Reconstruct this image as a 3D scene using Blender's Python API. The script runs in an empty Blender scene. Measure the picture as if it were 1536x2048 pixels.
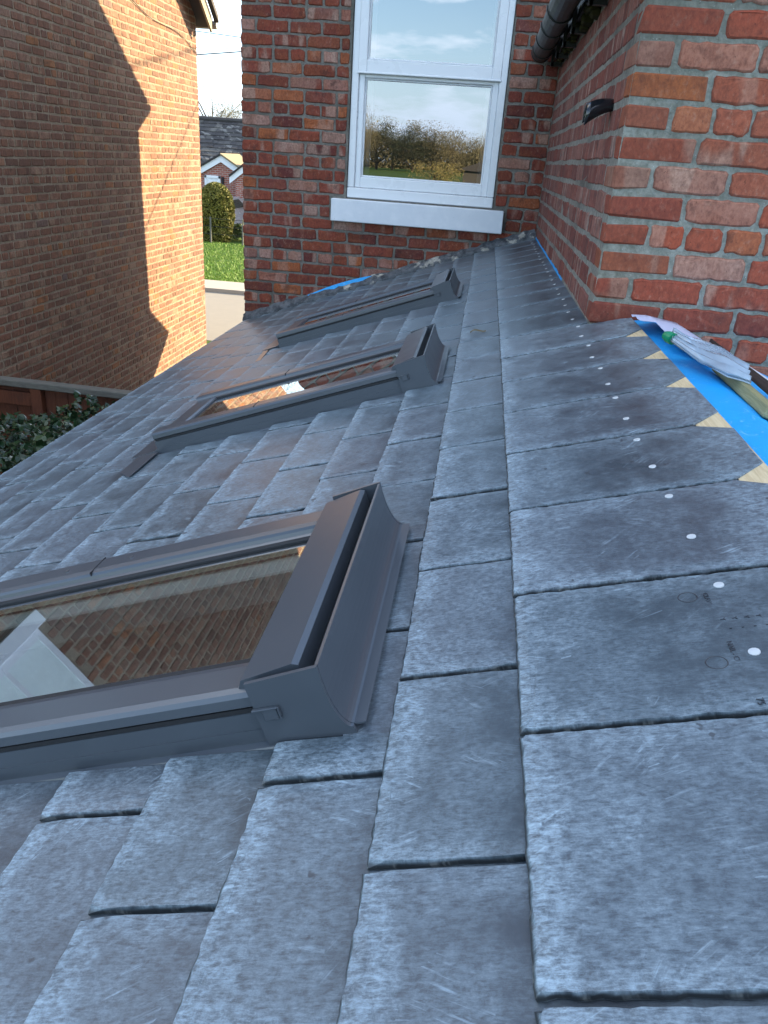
import bpy, math, random
import numpy as np
from mathutils import Vector, Matrix, Euler
R_ = math.radians
rng = random.Random(7)
S = bpy.context.scene
COL = S.collection

# ------------------------------------------------------------------ camera
cam = bpy.data.cameras.new('camera'); camo = bpy.data.objects.new('camera', cam); COL.objects.link(camo)
CR = np.array([[0.9899, 0.1260, 0.0652], [0.1121, -0.4132, -0.9037], [-0.0869, 0.9019, -0.4232]])   # right, down, forward
u_, _, v_ = np.linalg.svd(CR); CR = u_ @ v_
CP = (-0.0944, -0.3537, 0.5310)
mw = Matrix.Identity(4)
for i in range(3):
    mw[i][0] = CR[0][i]; mw[i][1] = -CR[1][i]; mw[i][2] = -CR[2][i]; mw[i][3] = CP[i]
camo.matrix_world = mw
cam.sensor_fit = 'HORIZONTAL'; cam.sensor_width = 36; cam.lens = 1516.76 / 1536 * 36
cam.clip_start = .02; cam.clip_end = 1500
S.camera = camo

# ------------------------------------------------------------------ light
SUN_AZ, SUN_EL = R_(45), R_(22)
W = bpy.data.worlds.new('World'); S.world = W; W.use_nodes = True
nt = W.node_tree; nt.nodes.clear()
def nd(t, ty, **k):
    n = t.nodes.new(ty)
    for a, b in k.items(): setattr(n, a, b)
    return n
sky = nd(nt, 'ShaderNodeTexSky', sky_type='NISHITA', sun_disc=False, sun_elevation=SUN_EL, sun_rotation=SUN_AZ,
         air_density=1.0, dust_density=.5, ozone_density=2.0)
tc = nd(nt, 'ShaderNodeTexCoord'); sep = nd(nt, 'ShaderNodeSeparateXYZ'); nt.links.new(tc.outputs['Generated'], sep.inputs[0])
mz = nd(nt, 'ShaderNodeMath', operation='ADD'); mz.inputs[1].default_value = .18; nt.links.new(sep.outputs[2], mz.inputs[0])
mx = nd(nt, 'ShaderNodeMath', operation='DIVIDE'); my = nd(nt, 'ShaderNodeMath', operation='DIVIDE')
for m, o in ((mx, 0), (my, 1)): nt.links.new(sep.outputs[o], m.inputs[0]); nt.links.new(mz.outputs[0], m.inputs[1])
cmb = nd(nt, 'ShaderNodeCombineXYZ'); nt.links.new(mx.outputs[0], cmb.inputs[0]); nt.links.new(my.outputs[0], cmb.inputs[1])
cn = nd(nt, 'ShaderNodeTexNoise'); cn.inputs['Scale'].default_value = 1.25; cn.inputs['Detail'].default_value = 9; cn.inputs['Roughness'].default_value = .58
nt.links.new(cmb.outputs[0], cn.inputs['Vector'])
cr = nd(nt, 'ShaderNodeValToRGB'); cr.color_ramp.elements[0].position = .50; cr.color_ramp.elements[1].position = .60
cr.color_ramp.elements[1].color = (.8, .8, .8, 1); nt.links.new(cn.outputs['Fac'], cr.inputs[0])
mixc = nd(nt, 'ShaderNodeMix', data_type='RGBA'); nt.links.new(cr.outputs[0], mixc.inputs[0]); nt.links.new(sky.outputs[0], mixc.inputs[6])
mixc.inputs[7].default_value = (9, 9.6, 10.6, 1)
lo_ = nd(nt, 'ShaderNodeMapRange', interpolation_type='SMOOTHSTEP'); nt.links.new(sep.outputs[2], lo_.inputs[0])
for i_, v_i in zip((1, 2, 3, 4), (0., .20, .7, 0.)): lo_.inputs[i_].default_value = v_i
mixh = nd(nt, 'ShaderNodeMix', data_type='RGBA'); nt.links.new(lo_.outputs[0], mixh.inputs[0]); nt.links.new(mixc.outputs[2], mixh.inputs[6]); mixh.inputs[7].default_value = (3.9, 5.1, 7.0, 1)
bg = nd(nt, 'ShaderNodeBackground'); bg.inputs[1].default_value = .12; nt.links.new(mixh.outputs[2], bg.inputs[0])
wo = nd(nt, 'ShaderNodeOutputWorld'); nt.links.new(bg.outputs[0], wo.inputs[0])
sun = bpy.data.lights.new('sun', 'SUN'); sun.energy = 5.0; sun.angle = R_(.5); sun.color = (1, .78, .48)
so = bpy.data.objects.new('sun', sun); COL.objects.link(so)
sd = Vector((math.sin(SUN_AZ) * math.cos(SUN_EL), math.cos(SUN_AZ) * math.cos(SUN_EL), math.sin(SUN_EL)))
so.rotation_euler = sd.to_track_quat('Z', 'Y').to_euler()
S.view_settings.view_transform = 'Standard'; S.view_settings.look = 'None'; S.view_settings.exposure = 2.0; S.view_settings.gamma = 1
S.view_settings.use_curve_mapping = False
S.render.engine = 'CYCLES'; S.cycles.max_bounces = 7; S.cycles.transparent_max_bounces = 12
S.cycles.diffuse_bounces = 3; S.cycles.caustics_reflective = False; S.cycles.caustics_refractive = False

# ------------------------------------------------------------------ helpers
def me_from(name, V, F, mat=None, uv=None, edge=None, rnd=None, smooth=False):
    me = bpy.data.meshes.new(name); me.from_pydata([tuple(map(float, v)) for v in V], [], F); me.update()
    if mat: me.materials.append(mat)
    if uv is not None:
        l = me.uv_layers.new(name='uv'); vi = np.zeros(len(me.loops), int); me.loops.foreach_get('vertex_index', vi)
        l.data.foreach_set('uv', np.asarray(uv, float)[vi].ravel())
    if edge is not None:
        a = me.attributes.new('edge', 'FLOAT', 'POINT'); a.data.foreach_set('value', np.asarray(edge, float))
    if rnd is not None:
        a = me.attributes.new('rnd', 'FLOAT', 'POINT'); a.data.foreach_set('value', np.asarray(rnd, float))
    if smooth: me.polygons.foreach_set('use_smooth', [True] * len(me.polygons))
    return me
def ob(name, me, parent=None, loc=(0, 0, 0), rot=(0, 0, 0), scale=(1, 1, 1), kind=None, label=None):
    o = bpy.data.objects.new(name, me); COL.objects.link(o)
    o.location = loc; o.rotation_euler = rot; o.scale = scale
    if parent: o.parent = parent
    if kind: o['kind'] = kind
    if label: o['label'] = label
    return o
def tag(o, label, cat, group=None):
    o['label'] = label; o['category'] = cat
    if group: o['group'] = group
    return o
def root(name, label, cat, group=None, loc=(0, 0, 0), rot=(0, 0, 0)):
    return tag(ob(name, None, None, loc, rot), label, cat, group)
class MB:
    def __init__(s): s.V = []; s.F = []; s.E = []; s.Rn = []; s.U = []
    def add(s, V, F, edge=None, rnd=0., uv=None):
        b = len(s.V); s.V += [tuple(v) for v in V]; s.F += [tuple(i + b for i in f) for f in F]
        s.E += list(edge) if edge is not None else [0.] * len(V); s.Rn += [rnd] * len(V)
        s.U += list(uv) if uv is not None else [(0, 0)] * len(V)
        return s
    def box(s, a, b, M=None, rnd=0.):
        x0, y0, z0 = a; x1, y1, z1 = b
        V = [(x0, y0, z0), (x1, y0, z0), (x1, y1, z0), (x0, y1, z0), (x0, y0, z1), (x1, y0, z1), (x1, y1, z1), (x0, y1, z1)]
        if M: V = [M @ Vector(v) for v in V]
        return s.add(V, [(0, 3, 2, 1), (4, 5, 6, 7), (0, 1, 5, 4), (1, 2, 6, 5), (2, 3, 7, 6), (3, 0, 4, 7)], rnd=rnd)
    def bbox(s, a, b, bev=.004, M=None, rnd=0., jit=0., rg=rng):
        V, F, E = bevbox(a, b, bev, jit, rg)
        if M: V = [M @ Vector(v) for v in V]
        return s.add(V, F, E, rnd)
    def prism(s, prof, d0, d1, f, rnd=0.):     # prof: polygon (p,q); f(p,q,d)->xyz
        n = len(prof); V = [f(p, q, d0) for p, q in prof] + [f(p, q, d1) for p, q in prof]
        F = [tuple(range(n))[::-1], tuple(range(n, 2 * n))] + [(i, (i + 1) % n, n + (i + 1) % n, n + i) for i in range(n)]
        return s.add(V, F, rnd=rnd)
    def tube(s, pts, r, n=8, cap=True):
        pts = [Vector(p) for p in pts]; V = []; F = []
        for i, p in enumerate(pts):
            t = (pts[min(i + 1, len(pts) - 1)] - pts[max(i - 1, 0)]).normalized()
            a = t.cross(Vector((0, 0, 1)) if abs(t.z) < .9 else Vector((1, 0, 0))).normalized(); b = t.cross(a)
            rr = r[i] if isinstance(r, (list, tuple)) else r
            V += [p + (a * math.cos(2 * math.pi * k / n) + b * math.sin(2 * math.pi * k / n)) * rr for k in range(n)]
        for i in range(len(pts) - 1):
            F += [(i * n + k, i * n + (k + 1) % n, (i + 1) * n + (k + 1) % n, (i + 1) * n + k) for k in range(n)]
        if cap: F += [tuple(range(n))[::-1], tuple(range(len(V) - n, len(V)))]
        return s.add(V, F)
    def build(s, name, mat, parent=None, smooth=False, flip=False, **k):
        me = me_from(name, s.V, s.F, mat, s.U, s.E, s.Rn, smooth)
        import bmesh
        bm = bmesh.new(); bm.from_mesh(me); bmesh.ops.recalc_face_normals(bm, faces=bm.faces); bm.to_mesh(me); bm.free()
        return ob(name, me, parent, **k)
def bevbox(a, b, bev, jit=0., rg=rng):
    V = []; idx = {}
    lo, hi = a, b
    for sx in (0, 1):
        for sy in (0, 1):
            for sz in (0, 1):
                c = [(hi if s else lo)[i] for i, s in enumerate((sx, sy, sz))]
                j = [rg.uniform(-jit, jit) for _ in range(3)]
                for ax in range(3):
                    p = [c[i] + j[i] if i == ax else c[i] + j[i] + (bev if (sx, sy, sz)[i] == 0 else -bev) for i in range(3)]
                    idx[(sx, sy, sz, ax)] = len(V); V.append(tuple(p))
    F = []
    def q(*k): F.append(tuple(idx[x] for x in k))
    for ax in range(3):
        o = [i for i in range(3) if i != ax]
        for s in (0, 1):
            ks = []
            for t in ((0, 0), (1, 0), (1, 1), (0, 1)):
                c = [0, 0, 0]; c[ax] = s; c[o[0]] = t[0]; c[o[1]] = t[1]; ks.append((*c, ax))
            flip = (s == 0) ^ (ax == 1)
            q(*(ks[::-1] if flip else ks))
    for ax in range(3):   # edges along ax
        o = [i for i in range(3) if i != ax]
        for t in ((0, 0), (1, 0), (1, 1), (0, 1)):
            c0 = [0, 0, 0]; c0[o[0]] = t[0]; c0[o[1]] = t[1]; c1 = list(c0); c1[ax] = 1
            ks = [(*c0, o[0]), (*c1, o[0]), (*c1, o[1]), (*c0, o[1])]
            flip = (t[0] == t[1]) ^ (ax == 1)
            q(*(ks if flip else ks[::-1]))
    for sx in (0, 1):
        for sy in (0, 1):
            for sz in (0, 1):
                ks = [(sx, sy, sz, 0), (sx, sy, sz, 1), (sx, sy, sz, 2)]
                q(*(ks if (sx + sy + sz) % 2 else ks[::-1]))
    return V, F, [1.0] * len(V)

# ------------------------------------------------------------------ materials
class Mat:
    def __init__(s, name):
        s.m = bpy.data.materials.new(name); s.m.use_nodes = True; s.t = s.m.node_tree; s.p = s.t.nodes['Principled BSDF']; s.out = s.t.nodes['Material Output']
    def n(s, ty, **k): return nd(s.t, ty, **k)
    def l(s, a, b): s.t.links.new(a, b)
    def val(s, inp, v):
        if hasattr(v, 'is_output'): s.l(v, inp)
        else: inp.default_value = v
    def math(s, op, a, b=0., clamp=False):
        n = s.n('ShaderNodeMath', operation=op, use_clamp=clamp); s.val(n.inputs[0], a); s.val(n.inputs[1], b); return n.outputs[0]
    def noise(s, vec, scale, detail=4, rough=.55, dist=0.):
        n = s.n('ShaderNodeTexNoise'); n.inputs['Scale'].default_value = scale; n.inputs['Detail'].default_value = detail
        n.inputs['Roughness'].default_value = rough; n.inputs['Distortion'].default_value = dist
        if vec is not None: s.l(vec, n.inputs['Vector'])
        return n.outputs['Fac']
    def mix(s, f, a, b, mode='MIX'):
        n = s.n('ShaderNodeMix', data_type='RGBA', blend_type=mode); s.val(n.inputs[0], f)
        for i, v in ((6, a), (7, b)):
            if hasattr(v, 'is_output'): s.l(v, n.inputs[i])
            else: n.inputs[i].default_value = (*v, 1)
        return n.outputs[2]
    def ramp(s, f, pts):
        n = s.n('ShaderNodeValToRGB'); e = n.color_ramp.elements
        while len(e) < len(pts): e.new(.5)
        for i, (p, c) in enumerate(pts): e[i].position = p; e[i].color = (*c, 1) if len(c) == 3 else c
        s.l(f, n.inputs[0]); return n.outputs[0]
    def sm(s, v, lo, hi, a=0., b=1.):
        n = s.n('ShaderNodeMapRange', interpolation_type='SMOOTHSTEP'); s.val(n.inputs[0], v)
        for i, x in zip((1, 2, 3, 4), (lo, hi, a, b)): n.inputs[i].default_value = x
        return n.outputs[0]
    def attr(s, name): return s.n('ShaderNodeAttribute', attribute_name=name).outputs['Fac']
    def rnd(s):
        return s.math('FRACT', s.math('ADD', s.n('ShaderNodeObjectInfo').outputs['Random'], s.attr('rnd')))
    def pos(s): return s.n('ShaderNodeNewGeometry').outputs['Position']
    def obj(s): return s.n('ShaderNodeTexCoord').outputs['Object']
    def vec(s, x=0., y=0., z=0.):
        n = s.n('ShaderNodeCombineXYZ')
        for i, v in enumerate((x, y, z)): s.val(n.inputs[i], v)
        return n.outputs[0]
    def xyz(s, v):
        n = s.n('ShaderNodeSeparateXYZ'); s.l(v, n.inputs[0]); return n.outputs
    def bump(s, h, strength=.3, dist=.002):
        n = s.n('ShaderNodeBump'); n.inputs['Strength'].default_value = strength; n.inputs['Distance'].default_value = dist
        s.l(h, n.inputs['Height']); s.l(n.outputs[0], s.p.inputs['Normal'])
    def set(s, col=None, rough=None, metal=None, spec=None):
        for k, v in (('Base Color', col), ('Roughness', rough), ('Metallic', metal), ('Specular IOR Level', spec)):
            if v is None: continue
            if isinstance(v, tuple): v = (*v, 1)
            s.val(s.p.inputs[k], v)
        return s.m
def simple(name, col, rough=.5, metal=0., spec=.5, var=.12, scale=14., bump=.0, stretch=(1, 1, 1)):
    M = Mat(name); p = M.pos()
    mp = M.n('ShaderNodeMapping'); mp.inputs['Scale'].default_value = stretch; M.l(p, mp.inputs[0])
    n = M.noise(mp.outputs[0], scale, 6, .6)
    c = M.mix(n, tuple(x * (1 - var) for x in col), tuple(min(1, x * (1 + var)) for x in col))
    if bump: M.bump(n, bump, .004)
    return M.set(c, M.sm(n, 0, 1, rough - .06, rough + .06), metal, spec)

def slate_mat():
    M = Mat('slate'); uv = M.n('ShaderNodeUVMap', uv_map='uv').outputs[0]; a, b, _ = M.xyz(uv); r = M.rnd()
    r37 = M.math('MULTIPLY', r, 137.)
    v = M.vec(a, b, r37)
    n1 = M.noise(v, 13, 5, .6); n2 = M.noise(M.vec(M.math('MULTIPLY', a, 1.2), M.math('MULTIPLY', b, .9), r37), 92, 12, .80, .3); n5 = M.noise(M.vec(M.math('MULTIPLY', a, 2.4), M.math('MULTIPLY', b, .55), r37), 160, 6, .7)
    vo = M.n('ShaderNodeTexVoronoi'); vo.inputs['Scale'].default_value = 15; vo.inputs['Randomness'].default_value = 1
    wv = M.n('ShaderNodeVectorMath', operation='ADD'); M.l(v, wv.inputs[0]); wn_ = M.n('ShaderNodeTexNoise'); wn_.inputs['Scale'].default_value = 30; M.l(v, wn_.inputs['Vector'])
    ws = M.n('ShaderNodeVectorMath', operation='SCALE'); ws.inputs['Scale'].default_value = .05; M.l(wn_.outputs['Color'], ws.inputs[0]); M.l(ws.outputs[0], wv.inputs[1]); M.l(wv.outputs[0], vo.inputs['Vector'])
    vr, vg, vb = M.xyz(vo.outputs['Color'])
    ang = M.math('ADD', M.math('MULTIPLY', M.math('SUBTRACT', vr, .5), 1.9), 1.35)   # rubbed scuffs, one direction per patch
    ca, sa = M.math('COSINE', ang), M.math('SINE', ang)
    s1 = M.math('ADD', M.math('MULTIPLY', a, ca), M.math('MULTIPLY', b, sa)); s2 = M.math('SUBTRACT', M.math('MULTIPLY', b, ca), M.math('MULTIPLY', a, sa))
    sc = M.noise(M.vec(M.math('MULTIPLY', s1, .07), s2, M.math('ADD', r37, M.math('MULTIPLY', vb, 30.))), 230, 3, .6)
    scp = M.math('MULTIPLY', M.sm(M.noise(M.vec(a, b, M.math('ADD', r37, 9.)), 19, 3), .46, .62), M.sm(vg, .35, .8))
    scratch = M.math('MULTIPLY', M.sm(sc, .52, .72), scp)
    de = M.math('MINIMUM', a, M.math('SUBTRACT', .277, a))
    wob = M.math('MULTIPLY', M.math('SUBTRACT', M.noise(v, 16, 6, .7), .5), .11)
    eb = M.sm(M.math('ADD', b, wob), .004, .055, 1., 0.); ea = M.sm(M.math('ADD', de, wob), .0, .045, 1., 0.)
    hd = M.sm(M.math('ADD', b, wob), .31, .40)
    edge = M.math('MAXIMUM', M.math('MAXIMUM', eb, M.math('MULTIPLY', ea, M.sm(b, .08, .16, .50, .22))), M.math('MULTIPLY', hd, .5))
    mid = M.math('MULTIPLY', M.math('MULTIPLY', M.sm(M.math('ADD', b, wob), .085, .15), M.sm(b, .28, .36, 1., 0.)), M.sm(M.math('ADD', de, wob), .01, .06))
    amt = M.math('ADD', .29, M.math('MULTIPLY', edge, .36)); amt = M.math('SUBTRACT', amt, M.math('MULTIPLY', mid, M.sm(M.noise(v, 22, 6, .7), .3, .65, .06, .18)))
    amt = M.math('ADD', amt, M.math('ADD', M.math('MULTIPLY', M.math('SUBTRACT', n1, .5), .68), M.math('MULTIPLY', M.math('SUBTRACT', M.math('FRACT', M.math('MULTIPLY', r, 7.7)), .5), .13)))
    g = M.math('ADD', M.math('MULTIPLY', M.sm(n2, .36, .66), .58), M.math('MULTIPLY', M.sm(n5, .38, .66), .42))
    chalk = M.math('ADD', M.math('MULTIPLY', amt, M.math('ADD', M.math('MULTIPLY', g, 1.5), .06)), M.math('MULTIPLY', scratch, .46), True)
    dark = M.mix(M.sm(r, .3, .9), (.036, .050, .061), (.046, .054, .066))
    col = M.mix(chalk, dark, (.33, .43, .495))
    spots = M.math('MULTIPLY', M.sm(M.noise(M.vec(a, b, M.math('ADD', r37, 40.)), 24, 3, .6), .70, .73), M.sm(r, .35, .5))
    col = M.mix(M.math('MULTIPLY', spots, .8), col, (.035, .038, .045))
    eat = M.attr('edge')
    chip = M.math('MULTIPLY', M.sm(eat, .3, .8), M.sm(M.noise(v, 60, 3, .7), .52, .66))
    col = M.mix(M.sm(eat, .3, .7, 0., .95), col, (.022, .026, .028)); col = M.mix(M.math('MULTIPLY', chip, .45), col, (.24, .26, .25))  # near-black side faces: raw edge tone, with joint shade put into the colour
    M.bump(M.math('ADD', n2, M.math('MULTIPLY', n5, .5)), .22, .0022)
    return M.set(col, M.sm(chalk, 0, .7, .34, .56), 0., .55)
def brick_mat(name, pal, pale, soot, band=9., orange=None, vert=False, sootamt=.6):
    M = Mat(name); r = M.rnd(); x, y, z = M.xyz(M.pos()); s = M.math('ADD', x, y); r9 = M.math('MULTIPLY', r, 91.)
    v = M.vec(s, M.math('SUBTRACT', x, y), z)
    base = M.ramp(r, pal)
    hue = M.noise(M.vec(s, z, r9), 7, 3)
    base = M.mix(M.sm(hue, .35, .7, 0., .5), base, tuple(c * .62 for c in pal[len(pal) // 2][1]))
    bd = M.noise(M.vec(M.math('MULTIPLY', s, band), M.math('MULTIPLY', z, 1.6), r9), 1.6, 2, .4)
    r2 = M.math('FRACT', M.math('MULTIPLY', r, 17.3))
    pmask = M.math('MULTIPLY', M.sm(bd, .52, .60), M.sm(r2, .35, .75))
    base = M.mix(M.math('MULTIPLY', pmask, .62), base, pale)
    g = M.noise(v, 70, 8, .7)
    base = M.mix(M.sm(g, .3, .75, 0., .55), base, tuple(c * .42 for c in pal[0][1])); gr = M.noise(v, 38, 6, .75); base = M.mix(M.sm(gr, .50, .72, 0., .5), base, tuple(min(1, c * 1.5) for c in pale))if False else base
    gr = M.noise(v, 34, 7, .78); base = M.mix(M.sm(gr, .52, .70, 0., .34), base, pale); base = M.mix(M.sm(gr, .48, .30, 0., .5), base, soot)
    big = M.noise(v, 3.2, 4, .6)
    sm_ = M.math('MULTIPLY', M.sm(M.noise(M.vec(s, z, M.math('ADD', r9, 5.)), 16, 5, .65), .50, .74), M.sm(big, .3, .7, .3, 1.))
    if vert:
        vs = M.noise(M.vec(M.math('MULTIPLY', s, 5.), M.math('MULTIPLY', z, .8), r9), 9, 4, .65)
        sm_ = M.math('MAXIMUM', M.math('MULTIPLY', M.sm(vs, .50, .66), .75), sm_)
    base = M.mix(M.math('MULTIPLY', sm_, sootamt), base, soot)
    e = M.attr('edge')
    base = M.mix(M.math('MULTIPLY', M.sm(e, .2, 1.), .38), base, soot)
    pit = M.sm(M.noise(v, 95, 3, .6), .66, .72)
    base = M.mix(M.math('MULTIPLY', pit, .55), base, tuple(c * .4 for c in soot))
    M.bump(M.math('ADD', M.math('MULTIPLY', g, 1.), M.math('MULTIPLY', M.noise(v, 25, 4), 1.2)), .5, .004)
    return M.set(base, .86, 0., .25)
def mortar_mat(name, c0, c1, c2, big=2.):
    M = Mat(name); p = M.pos(); n = M.noise(p, 45, 8, .7); b = M.noise(p, big, 4, .6); w = M.noise(p, 130, 3, .6)
    c = M.mix(M.sm(n, .3, .7), c0, c1); c = M.mix(M.math('MULTIPLY', M.sm(b, .45, .7), .7), c, c2)
    c = M.mix(M.sm(w, .68, .74, 0., .6), c, (.75, .74, .70))
    cv = M.noise(p, 75, 5, .8, .8); c = M.mix(M.sm(cv, .40, .28, 0., .75), c, tuple(x * .3 for x in c2)); M.bump(M.math('ADD', n, cv), 1., .008); return M.set(c, .92, 0., .2)
SLATE = slate_mat()
BRICK = brick_mat('red_brick', [(0, (.11, .030, .028)), (.2, (.21, .050, .033)), (.45, (.28, .066, .038)), (.60, (.22, .064, .048)), (.74, (.40, .12, .042)), (.86, (.36, .16, .12)), (.94, (.46, .28, .22)), (1, (.17, .052, .048))],
                  (.46, .31, .24), (.045, .024, .022), 6., sootamt=.8)
BRICKW = brick_mat('wing_brick', [(0, (.22, .052, .036)), (.25, (.35, .076, .042)), (.5, (.41, .090, .044)), (.7, (.37, .11, .060)), (.85, (.52, .15, .044)), (.93, (.42, .18, .12)), (1, (.46, .25, .18))],
                   (.46, .28, .20), (.075, .032, .026), 7., sootamt=.7)
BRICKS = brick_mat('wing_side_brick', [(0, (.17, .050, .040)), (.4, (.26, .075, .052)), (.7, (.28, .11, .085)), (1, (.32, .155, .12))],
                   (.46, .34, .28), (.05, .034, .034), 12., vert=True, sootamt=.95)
BRICKN = brick_mat('neighbour_brick', [(0, (.19, .095, .065)), (.2, (.28, .125, .078)), (.4, (.34, .155, .095)), (.55, (.25, .125, .088)), (.7, (.38, .17, .095)), (.82, (.33, .19, .135)), (.89, (.42, .24, .16)), (.93, (.46, .18, .075)), (.97, (.42, .17, .06)), (1, (.20, .14, .13))],
                   (.50, .33, .22), (.070, .038, .028), 5., vert=True, sootamt=.78)
MORTAR = mortar_mat('mortar', (.15, .14, .12), (.26, .245, .21), (.10, .095, .08))
MORTARW = mortar_mat('pale_mortar', (.20, .20, .16), (.38, .37, .315), (.13, .125, .10))
MORTARN = mortar_mat('neighbour_mortar', (.27, .21, .15), (.42, .34, .25), (.20, .155, .11))
FRAME = simple('anthracite_metal', (.056, .067, .080), .31, .0, .7, .05, 8)
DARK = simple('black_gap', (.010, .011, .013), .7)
UPVC = simple('white_upvc', (.74, .77, .79), .28, 0., .5, .03, 6)
SILLM = Mat('painted_sill'); _p = SILLM.pos(); _n = SILLM.noise(_p, 9, 6, .6); _w = SILLM.noise(_p, 60, 4, .7)
SILLP = SILLM.set(SILLM.mix(SILLM.sm(_w, .66, .74, 0., .5), SILLM.mix(SILLM.sm(_n, .35, .7), (.66, .70, .74), (.74, .77, .80)), (.30, .30, .28)), .55)
GUTTER = simple('black_plastic', (.016, .018, .018), .42, 0., .35, .25, 20)
MOSS = simple('eave_moss', (.045, .042, .018), .95, 0., .1, .6, 60, .6)
BLUE = Mat('blue_membrane'); _p = BLUE.pos(); _n = BLUE.noise(_p, 40, 5, .7); _w = BLUE.sm(BLUE.noise(_p, 26, 7, .78, 1.4), .55, .66)
BLUEM = BLUE.set(BLUE.mix(BLUE.math('MULTIPLY', _w, .5), BLUE.mix(_n, (.0, .30, .72), (.01, .37, .82)), (.28, .58, .88)), .5)
WHITEM = simple('white_membrane', (.50, .54, .72), .5, 0., .4, .08, 10)
def wood_mat(name, c0, c1, st, c2=None):
    M = Mat(name); o = M.obj(); mp = M.n('ShaderNodeMapping'); mp.inputs['Scale'].default_value = st; M.l(o, mp.inputs[0])
    n = M.noise(mp.outputs[0], 12, 6, .65, .8); g = M.noise(o, 6, 3)
    c = M.mix(M.sm(n, .3, .7), c0, c1)
    if c2: c = M.mix(M.sm(g, .45, .7, 0., .7), c, c2)
    M.bump(n, .3, .002); return M.set(c, .72, 0., .3)
BATTEN = wood_mat('pale_batten', (.50, .38, .22), (.62, .50, .31), (14, 1, 14))
TIMBER = wood_mat('treated_timber', (.20, .19, .095), (.30, .285, .15), (1, 16, 16), (.21, .21, .12))
TIMBERP = wood_mat('pale_timber', (.36, .30, .165), (.47, .40, .235), (1, 16, 16), (.28, .29, .19))
FENCE = wood_mat('red_brown_fence', (.085, .028, .015), (.15, .05, .024), (10, 10, .8), (.07, .028, .018))
FENCER = wood_mat('grey_fence_rail', (.10, .095, .08), (.17, .165, .14), (1, 12, 12), (.09, .10, .08))
def glass_mat(name, refl, tint=(.75, .85, .84), wob=0.):
    M = Mat(name); t = M.t
    tr = M.n('ShaderNodeBsdfTransparent'); tr.inputs[0].default_value = (*tint, 1); gl = M.n('ShaderNodeBsdfGlossy'); gl.inputs['Roughness'].default_value = 0.0
    gl.inputs['Color'].default_value = (.95, .98, 1, 1)
    fr = M.n('ShaderNodeFresnel'); fr.inputs[0].default_value = 1.6
    f = M.math('ADD', M.math('MULTIPLY', fr.outputs[0], .9), refl, True); mx = M.n('ShaderNodeMixShader'); M.l(f, mx.inputs[0]); M.l(tr.outputs[0], mx.inputs[1]); M.l(gl.outputs[0], mx.inputs[2])
    if wob:
        b = M.n('ShaderNodeBump'); b.inputs['Strength'].default_value = wob; b.inputs['Distance'].default_value = .01
        M.l(M.noise(M.pos(), 2.2, 2), b.inputs['Height']); M.l(b.outputs[0], gl.inputs['Normal'])
    M.l(mx.outputs[0], M.out.inputs[0]); return M.m
PANE = glass_mat('window_glass', .20, (.5, .55, .55), .05)
ROOFPANE = glass_mat('roof_window_glass', .36, (.84, .92, .90), .02)
def leaf_mat(name, c0, c1, c2, rough=.45):
    M = Mat(name); r = M.rnd(); c = M.ramp(r, [(0, c0), (.5, c1), (1, c2)]); n = M.noise(M.pos(), 2.2, 3)
    c = M.mix(M.sm(n, .35, .65, 0., .45), c, tuple(x * .6 for x in c1))
    M.p.inputs['Subsurface Weight'].default_value = 0.
    return M.set(c, rough, 0., .4)

TH = R_(20.159); CT, ST = math.cos(TH), math.sin(TH)
def rp(u, v, h): return (-u * CT - h * ST, v, -u * ST + h * CT)     # roof frame -> world
RROT = (0, -TH, 0)
YF, YW, XW, XC = 5.43, 2.211, .283, -1.845
GZ = -2.9
def zroof(x): return x * math.tan(TH)

# ------------------------------------------------------------------ ground
def ground_mat():
    M = Mat('grass_ground'); p = M.pos(); n = M.noise(p, 1.2, 6, .65); f = M.noise(p, 25, 6, .75)
    c = M.mix(M.sm(n, .3, .7), (.045, .085, .016), (.085, .135, .022)); c = M.mix(M.sm(f, .35, .7, 0., .6), c, (.03, .055, .012))
    M.bump(f, .6, .03); return M.set(c, .9, 0., .15)
GRASSM = ground_mat()
ob('ground', me_from('ground', [(-600, -600, GZ), (600, -600, GZ), (600, 600, GZ), (-600, 600, GZ)], [(0, 1, 2, 3)], GRASSM), kind='structure')
ROADM = simple('asphalt', (.20, .185, .155), .85, 0., .3, .14, 6, .2)
PAVEM = simple('concrete_kerb', (.30, .27, .23), .85, 0., .3, .12, 8, .2)
b = MB(); b.box((-80, 13.8, GZ - .3), (80, 19.0, GZ + .008)); b.build('road', ROADM, kind='structure')
b = MB(); b.box((-80, 19.0, GZ - .3), (80, 19.12, GZ + .10)); b.build('kerb', PAVEM, kind='structure')
b = MB(); b.box((-80, 19.122, GZ - .3), (80, 20.3, GZ + .094)); b.build('pavement', PAVEM, kind='structure')
b = MB(); b.box((-4.4, -6, GZ - .3), (-1.9, 13.79, GZ + .012)); b.build('path', PAVEM, kind='structure')
# verge lawn: blades as stuff
rg = np.random.default_rng(3)
GBL = leaf_mat('grass_blades', (.10, .20, .018), (.16, .29, .025), (.22, .34, .035), .6)
b = MB()
for i in range(26000):
    y = 20.4 + 9.3 * rg.random() ** 1.3; x = -y * .335 + rg.uniform(-2.2, 2.2); h = rg.uniform(.03, .075); a = rg.uniform(0, 3.14); w = .010
    dx, dy = math.cos(a) * w, math.sin(a) * w; lx, ly = rg.normal(0, .03, 2)
    b.add([(x - dx, y - dy, GZ), (x + dx, y + dy, GZ), (x + lx, y + ly, GZ + h)], [(0, 1, 2)], rnd=rg.random())
b.build('grass', GBL, kind='stuff')

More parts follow.
